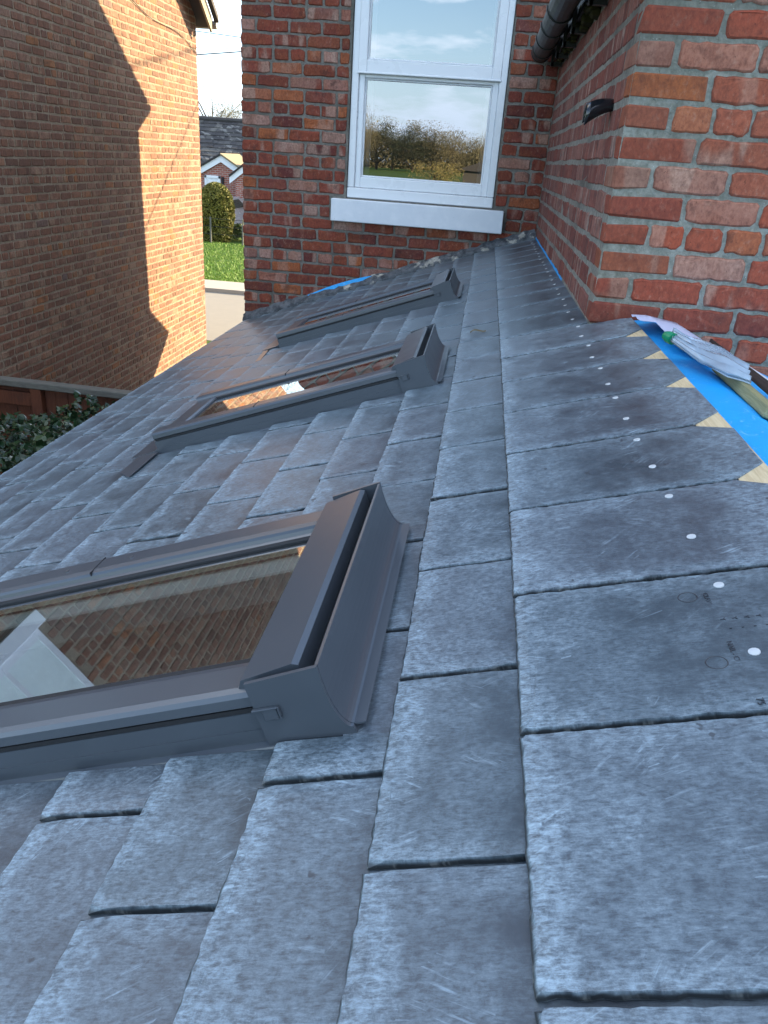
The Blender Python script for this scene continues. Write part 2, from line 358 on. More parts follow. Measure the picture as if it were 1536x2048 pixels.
# ------------------------------------------------------------------ brickwork
def outline(L, H, n, jit, rad, rg):
    """rounded rectangle outline, irregular; n points per long side"""
    pts = []
    def side(x0, z0, x1, z1, k):
        for i in range(k): t = i / k; pts.append((x0 + (x1 - x0) * t, z0 + (z1 - z0) * t))
    hx, hz = L / 2, H / 2; m = max(2, int(round(n * H / L)))
    rr = [rad * rg.uniform(.4, 1.6) for _ in range(4)]
    side(-hx + rr[0], -hz, hx - rr[1], -hz, n); pts.append((hx - rr[1] * .9, -hz + rr[1] * .04))
    side(hx, -hz + rr[1], hx, hz - rr[2], m); pts.append((hx - rr[2] * .05, hz - rr[2] * .8))
    side(hx - rr[2], hz, -hx + rr[3], hz, n); pts.append((-hx + rr[3] * .9, hz - rr[3] * .04))
    side(-hx, hz - rr[3], -hx, -hz + rr[0], m); pts.append((-hx + rr[0] * .05, -hz + rr[0] * .8))
    return [(x + rg.gauss(0, jit), z + rg.gauss(0, jit)) for x, z in pts]
def brick_geo(L, H, n=3, jit=.0014, rad=.005, bev=.006, rg=rng, dep=.028):
    o = outline(L, H, n, jit, rad, rg); k = len(o)
    V = []; E = []
    sx = (L - 2 * bev) / L; sz = (H - 2 * bev) / H
    for x, z in o: V.append((x * sx, rg.gauss(0, .0006), z * sz)); E.append(0.)
    for x, z in o: V.append((x, bev * .8, z)); E.append(1.)
    for x, z in o: V.append((x, dep, z)); E.append(1.)
    F = [tuple(range(k))]
    for a in (0, k): F += [(a + i, a + k + i, a + k + (i + 1) % k, a + (i + 1) % k) for i in range(k)]
    # front (inner) panel gets its own centre fan so faces stay clean
    return V, F, E
JT = .0130
CH = .0805
def course(kind, x0, x1, start=0., hd=.1, stl=.2125):
    out = []; x = x0
    Ls = {'s': stl, 'h': hd}
    first = True
    while x < x1 - .02:
        if first and start: L = start
        else: L = Ls[kind]
        first = False
        L2 = L * rng.uniform(.975, 1.025); e = min(x + L2, x1)
        if x1 - e < .045: e = x1
        out.append((x, e)); x = e + JT
    return out
def subtract(iv, a, c):
    r = []
    for p, q in iv:
        if q <= a or p >= c: r.append((p, q)); continue
        if a - JT - p > .02: r.append((p, a - JT))
        if q - c - JT > .02: r.append((c + JT, q))
    return r
class Wall:
    """bricks of one wall face: f(s,z)->world pos, rotz of brick, importance-sorted later"""
    def __init__(s): s.items = []
    def add(s, pos, rotz, L, H, key): s.items.append((key, pos, rotz, L, H))
def pool(L, H, k, n, jit, mat, rad=.005, seed=1, bev=.006):
    r = random.Random(seed); out = []
    for i in range(k):
        V, F, E = brick_geo(L, H, n, jit, rad, bev, r); out.append((V, F, E, me_from('brick', V, F, mat, None, E, [0.] * len(V))))
    return out
def lay(items, parent, pools, nmax, stuffname, mat):
    items.sort(key=lambda t: -t[0]); st = MB(); i = 0
    for key, pos, rz, L, H in items:
        pl = pools['s' if L > .16 else 'h']; V, F, E, me = pl[rng.randrange(len(pl))]; L0 = .215 if L > .16 else .1025
        sc = (L / L0, 1, H / .0665); p2 = (pos[0] + rng.gauss(0, .0008), pos[1] + rng.gauss(0, .0008), pos[2] + rng.gauss(0, .0008))
        tilt = rng.gauss(0, .007)
        if i < nmax: ob('brick', me, parent, p2, (0, tilt, rz), sc)
        else:
            Mx = Matrix.Translation(p2) @ Euler((0, tilt, rz)).to_matrix().to_4x4() @ Matrix.Diagonal((*sc, 1))
            st.add([Mx @ Vector(v) for v in V], F, E, rng.random())
        i += 1
    if st.V: st.build(stuffname, mat, parent, kind='stuff')

house = root('brick_house', 'red brick house with white sash window and wing, rising behind the slate roof', 'house')
# rear wall (mortar sheet with the window opening)
WX0, WX1, WZ0, WZ1 = -1.088, -.040, .252, 1.86
TOPZ = 2.37
def sheet(name, quads, mat, parent, **k):
    V = []; F = []
    for q in quads: F.append(tuple(range(len(V), len(V) + 4))); V += q
    return ob(name, me_from(name, V, F, mat), parent, **k)
ym = YF + .0035
def rq(x0, x1, z0, z1, y=ym): return [(x0, y, z0), (x1, y, z0), (x1, y, z1), (x0, y, z1)]
sheet('wall', [rq(XC + .006, WX0, GZ, TOPZ), rq(WX1, XW + .3, GZ, TOPZ), rq(WX0, WX1, GZ, WZ0 - .002), rq(WX0, WX1, WZ1, TOPZ),
      [(WX0, ym, WZ0), (WX0, ym, WZ1), (WX0, ym + .12, WZ1), (WX0, ym + .12, WZ0)], [(WX1, ym, WZ0), (WX1, ym + .12, WZ0), (WX1, ym + .12, WZ1), (WX1, ym, WZ1)],
      [(WX0, ym, WZ1), (WX1, ym, WZ1), (WX1, ym + .12, WZ1), (WX0, ym + .12, WZ1)]], MORTAR, house)
PR = {'s': pool(.215, .0665, 10, 5, .0022, BRICK, .008, seed=3), 'h': pool(.1025, .0665, 8, 3, .0022, BRICK, .008, seed=4)}
rear = []
Z0F = 1.1145 - CH / 2      # a header course sits at z~1.11 on the rear wall
for j in range(-22, 16):
    z0 = Z0F + j * CH; zc = z0 + .0345
    if zc > TOPZ: continue
    m = j % 4
    if m == 0: iv = course('h', XC, XW - .004, .1025)
    elif m == 2: iv = course('s', XC, XW - .004, .1025)
    else: iv = course('s', XC, XW - .004, .215 if m == 1 else .205)
    if WZ0 - .01 < zc < WZ1: iv = subtract(iv, WX0 - .002, WX1 + .002)
    if .085 < zc < .262: iv = subtract(iv, -1.190, .046)
    for p, q in iv:
        xc = (p + q) / 2
        if zc < max(zroof(p), zroof(q)) - .12 and zc < -.0: continue
        rear.append((1.0 if zc < 1.46 else -1, (xc, YF - .002, zc), 0., q - p, .0665))
lay(rear, house, PR, sum(1 for t in rear if t[0] > 0), 'brick_course', BRICK)
n_rear = sum(1 for t in rear if t[0] > 0)
# left return, front and roof of the house (off the picture, they cast the shade)
HY1 = 12.46
PLAINB = BRICKS
b = MB(); b.box((XC + .006, ym + .13, GZ), (7, HY1, TOPZ)); b.build('house_core', MORTAR, house)
rz = TOPZ; ridge = (YF + HY1) / 2; rh = TOPZ + (HY1 - ridge) * math.tan(R_(37))
ROOFT = simple('house_roof_tiles', (.06, .055, .055), .8, 0., .3, .3, 8)
b = MB(); ov = .30
prof = [(YF - ov, TOPZ - ov * .75 + .05), (ridge, rh + .05), (HY1 + .20, TOPZ - .20 * .75 + .10), (HY1 + .20, TOPZ - .20 * .75 + .22), (ridge, rh + .22), (YF - ov, TOPZ - ov * .75 + .17)]
b.prism(prof, XC - .12, 7.2, lambda p, q, d: (d, p, q)); b.build('roof', ROOFT, house)
b = MB(); b.prism([(YF + .1, TOPZ), (HY1, TOPZ), (ridge, rh + .05)], XC + .01, XC + .2, lambda p, q, d: (d, p, q)); b.build('gable', MORTAR, house)
b = MB(); b.tube([(XC - .12, HY1 + .25, TOPZ - .20 * .75 + .13), (7, HY1 + .25, TOPZ - .20 * .75 + .13)], .055); b.build('front_gutter', GUTTER, house)
b = MB(); b.prism([(HY1, -.05), (HY1 + .65, -.48), (HY1 + .10, -.93), (HY1, -.93)], XC + .02, XC + 1.4, lambda p, q, d: (d, p, q)); b.build('shadow_wedge', ROOFT, house)  # unseen wedge, added and shaped to cast the notch low on the neighbour wall

# ---- wing
PW = {'s': pool(.215, .0665, 10, 9, .0017, BRICKW, .008, 5), 'h': pool(.1025, .0665, 8, 5, .0017, BRICKW, .009, 6)}
PS = {'s': pool(.215, .0665, 6, 3, .0016, BRICKS, .004, 8), 'h': pool(.1025, .0665, 6, 2, .0016, BRICKS, .004, 9)}
ZW0 = .163; WZT = 1.22; WXE = 3.4
sheet('wing_wall', [[(XW + .0002, YW + .003, GZ), (WXE, YW + .003, GZ), (WXE, YW + .003, WZT + .1), (XW + .0002, YW + .003, WZT + .1)]], MORTARW, house)
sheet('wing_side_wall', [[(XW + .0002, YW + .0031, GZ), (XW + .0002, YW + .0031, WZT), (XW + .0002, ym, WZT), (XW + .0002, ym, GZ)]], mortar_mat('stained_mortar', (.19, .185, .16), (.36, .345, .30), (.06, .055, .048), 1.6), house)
corner = []; wn = []; wsd = []
for j in range(-9, 14):
    z0 = ZW0 + j * CH; zc = z0 + .0345 + .005; m = j % 4
    if zc > WZT + .05: continue
    fst = .1025 if m in (0,) else (.215 if m in (1, 3) else .125)
    side_first = .215 if m == 0 else .1025
    corner.append((z0 + .005, fst, side_first))
    iv = course('h' if m == 2 else 's', XW + fst + JT, WXE)
    for p, q in iv:
        big = p < 1.05 and zc > -.1 and zc < 1.0
        wn.append((1 if big else -1, ((p + q) / 2, YW - .002, zc), 0., q - p + .002, .0695))
    iv = course('h' if m == 2 else 's', YW + side_first + JT, YF - .006)
    for p, q in iv:
        yc = (p + q) / 2
        if zc < zroof(XW) - .1: continue
        wsd.append((10 - yc, (XW - .002, yc, zc), R_(-90), q - p, .0668))
nbig = sum(1 for t in wn if t[0] > 0)
for z0, f, sfl in corner:
    if z0 < -.25: continue
    V, F, E = bevbox((XW - .002, YW - .002, z0), (XW + f, YW + sfl, z0 + .0668), .0075, .0034)
    b = MB(); b.add(V, F, [.75] * len(V)); b.build('brick', BRICKW, house)
lay(wn, house, PW, nbig, 'brick_course', BRICKW)
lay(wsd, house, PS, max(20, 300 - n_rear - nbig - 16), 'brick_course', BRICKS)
# wing roof, eave, gutter
b = MB(); b.prism([(XW - .10, WZT + .03), (XW - .10, WZT + .09), (2.2, WZT + 1.33), (2.2, WZT + 1.27)], YW - .12, ym - .01, lambda p, q, d: (p, d, q)); b.build('wing_roof', ROOFT, house)
b = MB(); b.prism([(XW + .006, WZT + .1), (WXE, WZT + .1), (WXE, WZT + .9), (2.2, WZT + 1.25)], YW + .004, YW + .1, lambda p, q, d: (p, d, q)); b.build('wing_gable', MORTARW, house)
b = MB(); GX, GZC, GR = .150, 1.205, .062
seg = 10; prof = [(GX + GR * math.cos(R_(180 + 180 * i / seg)), GZC + GR * math.sin(R_(180 + 180 * i / seg))) for i in range(seg + 1)]
prof += [(GX + (GR - .004) * math.cos(R_(360 - 180 * i / seg)), GZC + (GR - .004) * math.sin(R_(360 - 180 * i / seg))) for i in range(seg + 1)]
b.prism(prof, 1.9, 5.36, lambda p, q, d: (p, d, q)); gut = b.build('gutter', GUTTER, house, smooth=False)
b = MB(); b.prism([(GX + (GR + .003) * math.cos(R_(180 + 180 * i / seg)), GZC + (GR + .003) * math.sin(R_(180 + 180 * i / seg))) for i in range(seg + 1)], 5.33, 5.37, lambda p, q, d: (p, d, q)); b.build('end_cap', GUTTER, gut)
for y in (2.45, 3.15, 3.85, 4.3, 4.75, 5.15):
    b = MB(); pr = [(GX + (GR + .006) * math.cos(R_(178 + 184 * i / 12)), GZC + (GR + .006) * math.sin(R_(178 + 184 * i / 12))) for i in range(13)]
    pr += [(GX + GR * math.cos(R_(362 - 184 * i / 12)), GZC + GR * math.sin(R_(362 - 184 * i / 12))) for i in range(13)]
    b.prism(pr, y - .02, y + .02, lambda p, q, d: (p, d, q)); b.box((GX + GR, y - .016, GZC - .10), (XW - .006, y + .016, GZC - .075)); b.box((GX + GR - .005, y - .016, GZC - .10), (GX + GR + .012, y + .016, GZC))
    b.build('bracket', GUTTER, gut)
b = MB(); b.box((GX + GR + .016, 2.0, WZT - .06), (GX + GR + .034, 5.40, WZT + .04)); b.build('fascia', GUTTER, house)
b = MB()
for i in range(90):
    y = 2.3 + 3.05 * rg.random(); x = rg.uniform(GX + GR + .04, XW - .004); z = WZT - .03 - rg.random() ** 2 * .07; s = rg.uniform(.012, .035)
    b.bbox((x - s, y - s * 1.6, z - s * .6), (x + s * .8, y + s * 1.6, z + s * .8), s * .3, None, rg.random(), s * .2)
b.build('moss', MOSS, house, kind='stuff')
# black spout sticking out of the side wall near the corner
b = MB(); V = []; F = []
P0 = Vector((XW, 2.54, .728))
K = 8; NN = 12
for i in range(K):
    t = i / (K - 1)
    for k in range(NN):
        a = R_(-20 + 235 * k / (NN - 1)); r = .028 + .013 * t
        cx = -.085 * t; cz = -.028 * t * t
        V.append((P0.x + cx, P0.y + math.cos(a) * r * 1.05, P0.z + cz + math.sin(a) * r * .85 - .012 * t * (1 if k in (0, NN - 1) else 0)))
for i in range(K - 1): F += [(i * NN + k, i * NN + k + 1, (i + 1) * NN + k + 1, (i + 1) * NN + k) for k in range(NN - 1)]
b.add(V, F); sp = b.build('spout', simple('shiny_black_plastic', (.012, .013, .016), .16, 0., .6, .2, 30), house, smooth=True)
sm_ = sp.modifiers.new('thick', 'SOLIDIFY'); sm_.thickness = .005

# ---- sash window
def wbox(bm, x0, x1, z0, z1, y0, y1, bev=.004): bm.bbox((x0, y0, z0), (x1, y1, z1), bev)
fy = YF + .020
b = MB(); fw = .040
wbox(b, WX0 + .004, WX0 + fw + .012, WZ0 + .07, WZ1, fy, fy + .07); wbox(b, WX1 - fw - .012, WX1 - .004, WZ0 + .07, WZ1, fy, fy + .07)
wbox(b, WX0 + .004, WX1 - .004, WZ0 + .0, WZ0 + .068, fy - .012, fy + .07, .006)
win = b.build('window', UPVC, house)
xa, xb = WX0 + fw + .012, WX1 - fw - .012
def sash(x0, x1, z0, z1, y, w, wb, wt, nm):
    bm = MB(); y1 = y + .045
    bm.bbox((x0, y, z0), (x0 + w, y1, z1), .005); bm.bbox((x1 - w, y, z0), (x1, y1, z1), .005)
    bm.bbox((x0 + w - .002, y + .001, z0), (x1 - w + .002, y1, z0 + wb), .005); bm.bbox((x0 + w - .002, y + .001, z1 - wt), (x1 - w + .002, y1, z1), .005)
    g = .012                                              # glazing bead
    bm.bbox((x0 + w - .001, y + .012, z0 + wb - .001), (x0 + w + g, y1, z1 - wt + .001), .005); bm.bbox((x1 - w - g, y + .012, z0 + wb - .001), (x1 - w + .001, y1, z1 - wt + .001), .005)
    bm.bbox((x0 + w, y + .013, z0 + wb - .001), (x1 - w, y1, z0 + wb + g), .005); bm.bbox((x0 + w, y + .013, z1 - wt - g), (x1 - w, y1, z1 - wt + .001), .005)
    s = bm.build('sash', UPVC, win)
    yp = y + .028
    ob('pane', me_from('pane', [(x0 + w, yp, z0 + wb), (x1 - w, yp, z0 + wb), (x1 - w, yp, z1 - wt), (x0 + w, yp, z1 - wt)], [(0, 1, 2, 3)], PANE), win)
    return s
sash(xa, xb, WZ0 + .070, 1.035, fy + .018, .042, .070, .028, 'lower')
sash(xa - .008, xb + .008, 1.037, WZ1, fy - .006, .062, .075, .07, 'upper')
b = MB(); wbox(b, xa - .012, xb + .012, 1.029, 1.043, fy - .010, fy + .02, .004); b.build('meeting_rail', UPVC, win)
b = MB(); b.bbox((-1.184, YF - .060, .0925), (.040, YF + .03, .242), .005, None, 0., .001); b.build('window_sill', SILLP, win)
ROOMM = simple('dim_room', (.16, .15, .14), .9)
CURT = simple('pale_curtain', (.55, .48, .50), .8)
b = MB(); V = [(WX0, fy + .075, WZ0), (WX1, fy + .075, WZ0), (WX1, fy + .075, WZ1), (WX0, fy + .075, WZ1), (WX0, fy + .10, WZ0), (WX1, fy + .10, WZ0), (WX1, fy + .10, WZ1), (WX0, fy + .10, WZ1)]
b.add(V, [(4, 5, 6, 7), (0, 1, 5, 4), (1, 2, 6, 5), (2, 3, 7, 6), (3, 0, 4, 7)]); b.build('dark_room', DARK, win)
for x0, x1 in ((WX0 + .07, WX0 + .145), (WX1 - .135, WX1 - .07)):
    b = MB(); V = []; F = []; n = 9
    for i in range(n + 1):
        x = x0 + (x1 - x0) * i / n; y = fy + .082 + .008 * math.sin(i * 2.1); V += [(x, y, WZ0 + .02), (x, y, WZ1)]
    F = [(2 * i, 2 * i + 2, 2 * i + 3, 2 * i + 1) for i in range(n)]
    b.add(V, F); b.build('curtain', CURT, win)

# ------------------------------------------------------------------ extension with the slate roof
ext = root('extension', 'low extension with a grey slate roof and three roof windows, against brick house', 'extension')
TW, TT = .28, .0105
UT = [0., .147, .290, .433, .575] + [.575 + .1528 * k for k in range(1, 10)]
UT[-1] = 1.950
def tile_geo(wid, length, exposed, seed, cut=False, n=14):
    n = int(n * 1.9)
    """slate tile. local: x upslope from tail, y along the eave, z up. Ragged tail and side edges."""
    r = random.Random(seed); g = .0036; x0 = 0.; y0, y1 = g, wid - g; t = .0098
    slope = -TT / .145
    out = []
    def rag(a): return r.gauss(0, a)
    for i in range(n): out.append((abs(rag(.0010)) + .0012 * abs(math.sin(i * .37 + seed)) , y0 + (y1 - y0) * (i / n)))            # tail, going +y
    m = max(8, int(n * min(length, exposed + .03) / wid))
    c = .058 if cut else 0
    for i in range(m): out.append((length * .98 * i / m if not cut else (length - c) * i / m, y1 - abs(rag(.0007))))
    if cut: out += [(length - c, y1), (length, y1 - c * .80), (length, y0 + c * .80), (length - c, y0)]
    else: out += [(length, y1), (length, y0)]
    for i in range(m, 0, -1): out.append((length * .98 * i / m if not cut else (length - c) * i / m, y0 + abs(rag(.0012))))
    k = len(out); V = []; E = []; UVs = []
    cx = length / 2; cy = wid / 2
    bt = .0062
    def ins(p, d):
        x = min(max(p[0], d), length - (0.0005 if not cut else d * .3)); y = min(max(p[1], y0 + d), y1 - d)
        return x, y
    i2 = [ins((p[0], p[1]), .017) for p in out]; i1 = [ins(p, (bt if p[0] < .006 else .0024) * r.uniform(.7, 1.1)) for p in out]
    for (x, y) in i2: V.append((x, y, x * slope + rag(.00015))); E.append(0.); UVs.append((y, x))
    for (x, y) in i1: V.append((x, y, x * slope - .0011 + rag(.0005))); E.append(.25); UVs.append((y, x))
    for (x, y) in out: V.append((x, y, x * slope - (.0062 if x < .006 else .0070) + rag(.0009))); E.append(.8); UVs.append((y, x))
    for (x, y) in out: V.append((x + .0008, y, x * slope - t)); E.append(.5); UVs.append((y, x))
    F = [tuple(range(k))[::-1]]
    for a in (0, k, 2 * k): F += [(a + i, a + (i + 1) % k, a + k + (i + 1) % k, a + k + i) for i in range(k)]
    F.append(tuple(range(3 * k, 4 * k)))
    return V, F, E, UVs
def fixn(me):
    import bmesh
    bm = bmesh.new(); bm.from_mesh(me); bmesh.ops.recalc_face_normals(bm, faces=bm.faces); bm.to_mesh(me); bm.free(); return me
tvar = []
for s in range(7):
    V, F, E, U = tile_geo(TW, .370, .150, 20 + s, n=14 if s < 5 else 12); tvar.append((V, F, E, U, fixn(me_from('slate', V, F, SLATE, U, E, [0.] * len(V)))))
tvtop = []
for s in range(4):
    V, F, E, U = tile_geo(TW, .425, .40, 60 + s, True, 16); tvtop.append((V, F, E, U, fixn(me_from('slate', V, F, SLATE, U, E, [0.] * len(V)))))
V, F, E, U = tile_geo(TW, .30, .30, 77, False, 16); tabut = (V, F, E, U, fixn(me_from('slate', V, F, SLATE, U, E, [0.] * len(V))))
# roof window rectangles (u0,u1,v0,v1) of the openings in the tiling
RW = [(.205, 1.128, .335, .868), (.205, 1.128, 1.868, 2.352), (.205, 1.135, 3.470, 3.975)]
VEND = YF - .035
toptiles = []
st = MB(); ntile = 0; cand = []
VOFF = [0., .128, -.022, .112, -.03, .12, -.015, .105, -.02, .118, -.03, .11, 0., .12]
for c, u in enumerate(UT):
    for k in range(-6, 21):
        v0 = VOFF[c] + k * TW + (rng.gauss(0, .002) if c else 0)
        if v0 > VEND - .05: continue
        key = (1 if v0 > -.35 - .25 * (c < 3) else 0)
        cand.append((key, c, u, v0))
tile_jobs = []
def clip_tile(V, F, E, U, a, bb, axis, keep_lt):
    """bisect a tile mesh by a plane (for cut tiles at the wall and beside the roof windows)"""
    import bmesh
    bm = bmesh.new(); le = bm.verts.layers.float.new('edge'); ul = bm.loops.layers.uv.new('uv')
    vs = [bm.verts.new(v) for v in V]; bm.verts.ensure_lookup_table()
    for v, e in zip(vs, E): v[le] = e
    bm.verts.index_update()
    for f in F:
        fc = bm.faces.new([vs[i] for i in f])
        for lp in fc.loops: lp[ul].uv = U[lp.vert.index]
    for co, no in a:
        g = bm.verts[:] + bm.edges[:] + bm.faces[:]
        res = bmesh.ops.bisect_plane(bm, geom=g, plane_co=co, plane_no=no, clear_outer=True)
        ed = [e for e in res['geom_cut'] if isinstance(e, bmesh.types.BMEdge)]
        if ed: bmesh.ops.contextual_create(bm, geom=ed)
    if not bm.faces: bm.free(); return None
    bmesh.ops.recalc_face_normals(bm, faces=bm.faces)
    me = bpy.data.meshes.new('slate'); bm.to_mesh(me); bm.free(); me.materials.append(SLATE)
    a2 = me.attributes.new('rnd', 'FLOAT', 'POINT')
    return me
NAILM = simple('nail_head', (.62, .64, .64), .35, .3, .5, .05)
nv = [(0, 0, .0012)] + [(.0062 * math.cos(i * math.pi / 6), .0062 * math.sin(i * math.pi / 6), .0009) for i in range(12)] + [(.0066 * math.cos(i * math.pi / 6), .0066 * math.sin(i * math.pi / 6), -.001) for i in range(12)]
nailme = me_from('nail', nv, [(0, 1 + i, 1 + (i + 1) % 12) for i in range(12)] + [(1 + i, 13 + i, 13 + (i + 1) % 12, 1 + (i + 1) % 12) for i in range(12)], NAILM)
for key, c, u, v0 in sorted(cand, key=lambda t: (-t[0], t[1], t[3])):
    dz = rng.gauss(0, .0004); rzt = rng.gauss(0, .0025); tl = rng.gauss(0, .0015)
    rot = (TT * 0, -TH, 0)
    Mt = Matrix.Translation(rp(u + rng.gauss(0, .0012) * (c > 0), v0, dz)) @ Euler((0, -TH, 0)).to_matrix().to_4x4() @ Euler((tl, 0, rzt)).to_matrix().to_4x4()
    cuts = []
    if c == 0:
        src = tvtop[rng.randrange(4)]
        if v0 + TW > YW - .03 and v0 > YW - .30:
            src = tabut if v0 > YW - .03 else src
        if v0 > YW - .05: cuts.append(((.296, 0, 0), (1, 0, 0)))
    else: src = tvar[rng.randrange(len(tvar))]
    if v0 + TW > VEND: cuts.append(((0, VEND - v0, 0), (0, 1, 0)))
    drop = False; pieces = [cuts]
    for (a0, a1, b0, b1) in RW:
        # tile exposed range in u: [u-.15, u]; body to u-.245
        if u - .16 > a1 or u < a0 - .01 or v0 > b1 or v0 + TW < b0 or c == 0: continue
        new = []
        for pc in pieces:
            if u - .155 >= a0 + .0 and u <= a1 + .02 or (u - .15 < a0 <= u) or (u - .15 < a1 < u):
                lo = b0 - .012; hi = b1 + .012
                inside_u = not (u > a1 + .09)
                if v0 < lo - .02: new.append(pc + [((0, lo - v0, 0), (0, 1, 0))])
                if v0 + TW > hi + .02: new.append(pc + [((0, hi - v0, 0), (0, -1, 0))])
                if u > a1 + .02: new.append(pc + [((0, max(lo - v0, 0), 0), (0, -1, 0)), ((0, min(hi - v0, TW), 0), (0, 1, 0)), ((u - a1 - .0, 0, 0), (1, 0, 0))])
                if u - .15 < a0 - .03 <= u and u - a0 > 0: new.append(pc + [((0, max(lo - v0, 0), 0), (0, -1, 0)), ((0, min(hi - v0, TW), 0), (0, 1, 0)), ((u - a0 + .002, 0, 0), (-1, 0, 0))])
            else: new.append(pc)
        pieces = new
    for pc in pieces:
        V, F, E, U, me = src
        if pc:
            me = clip_tile(V, F, E, U, pc, None, None, None)
            if me is None: continue
        if key and ntile < 330:
            o = ob('slate', me, ext); o.matrix_world = Mt; o.matrix_parent_inverse = Matrix.Identity(4); ntile += 1
            if c == 0:
                toptiles.append((v0, o))
                for q in (.100, .246):
                    x = .2555 + rng.gauss(0, .002)
                    ob('nail', nailme, o, (x, q + rng.gauss(0, .003), -x * TT / .145 + .0004))
        else:
            vv = np.zeros(len(me.vertices) * 3); me.vertices.foreach_get('co', vv); vv = vv.reshape(-1, 3)
            uvd = {}
            ul = me.uv_layers[0].data
            for l in me.loops: uvd[l.vertex_index] = tuple(ul[l.index].uv)
            st.add([Mt @ Vector(p) for p in vv], [tuple(p.vertices) for p in me.polygons], [.3] * len(vv), rng.random(), [uvd.get(i, (0, 0)) for i in range(len(vv))])
if st.V: st.build('slate_course', SLATE, ext, kind='stuff')

# moulded lettering and marks on the nearest fully seen top slate
LETM = simple('moulded_mark', (.030, .034, .042), .5)
def text_on(tile, s, x, y, size, rot=-math.pi / 2):
    cu = bpy.data.curves.new('lettering', 'FONT'); cu.body = s; cu.size = size; cu.extrude = .0004; cu.align_x = 'CENTER'; cu.align_y = 'CENTER'
    cu.resolution_u = 2; t = bpy.data.objects.new('tmp', cu); COL.objects.link(t); dg = bpy.context.evaluated_depsgraph_get(); dg.update()
    me = bpy.data.meshes.new_from_object(t.evaluated_get(dg)); bpy.data.objects.remove(t); me.materials.clear(); me.materials.append(LETM)
    ob('lettering', me, tile, (x, y, -x * TT / .145 + .0003), (0, math.atan(TT / .145), rot))
tt = min(toptiles, key=lambda t: abs(t[0] - TW))[1]
text_on(tt, 'NAIL - CLAVO', .2375, .092, .0085); text_on(tt, 'CLAVO', .2375, .212, .0085); text_on(tt, '75', .240, .016, .010)
for i in range(4):
    text_on(tt, 'Y', .243 + i * .013, .166, .008); text_on(tt, '-', .247 + i * .013, .147, .012, 0)
for y in (.085, .222):
    b = MB(); n = 20
    V = [(.2165 + r * math.cos(2 * math.pi * i / n), y + r * math.sin(2 * math.pi * i / n), z) for r, z in ((.0105, 0), (.0112, .0006), (.0119, 0)) for i in range(n)]
    b.add([(x, q, -x * TT / .145 + z + .0002) for x, q, z in V], [(a * n + i, a * n + (i + 1) % n, (a + 1) * n + (i + 1) % n, (a + 1) * n + i) for a in (0, 1) for i in range(n)]); b.build('moulded_ring', LETM, tt)

# deck under the slates, ridge boarding, membrane over the ridge, right-hand slope
RU = -.455                                  # ridge position in roof frame
DK = simple('roof_deck', (.05, .05, .05), .9)
def rquad(u0, u1, v0, v1, h): return [rp(u0, v0, h), rp(u0, v1, h), rp(u1, v1, h), rp(u1, v0, h)]
def opening_quads(h):
    q = []; vs = [-2.0]
    for (a0, a1, b0, b1) in RW:
        q.append(rquad(1.93, -.295, vs[-1], b0 + .03, h)); q += [rquad(a0 + .06, -.295, b0 + .03, b1 - .03, h), rquad(1.93, a1 - .03, b0 + .03, b1 - .03, h)]; vs.append(b1 - .03)
    q.append(rquad(1.93, -.295, vs[-1], YF, h)); return q
sheet('roof_deck', opening_quads(-.034) + [rquad(-.295, RU, -2.0, YW - .002, -.052)], DK, ext)
b = MB(); M_ = Matrix(((CT, 0, -ST, 0), (0, 1, 0, 0), (ST, 0, CT, 0), (0, 0, 0, 1)))
b.box((.372, -2.0, -.048), (.424, YW - .012, -.032), M_); b.build('batten', BATTEN, ext)
rX, rY_, rZ = rp(RU, 0, -.040)
def rs(x, y, h=0.): return (rX + x, y, rZ - x * math.tan(TH) + h)    # right slope
V = []; F = []; nx, ny = 14, 70
for j in range(ny + 1):
    y = -2.0 + (YW - .012 + 2.0) * j / ny
    for i in range(nx + 1):
        x = -.055 + i / nx * 1.2; w = .0015 * math.sin(y * 31 + i) * math.sin(i * 1.7 + y * 5) + .0015 * math.sin(y * 11 - x * 9)
        ex = .006 * math.sin(y * 23) if i == 0 else 0
        if x <= 0: px, _, pz = rp(RU - x + ex * 1, y, -.040); V.append((px, y, pz + .0085 + abs(w) * .5 - .004 * (i == 0)))
        else: V.append((rX + x, y, rZ - x * math.tan(TH) + w + .0085))
F = [(j * (nx + 1) + i, j * (nx + 1) + i + 1, (j + 1) * (nx + 1) + i + 1, (j + 1) * (nx + 1) + i) for j in range(ny) for i in range(nx)]
ob('membrane', me_from('membrane', V, F, BLUEM, smooth=True), ext, label='bright blue roofing membrane folded over the ridge')
b = MB(); b.box((-1.80, -2.0, GZ), (1.6, YF - .01, -.72)); b.build('extension_wall', MORTAR, ext)
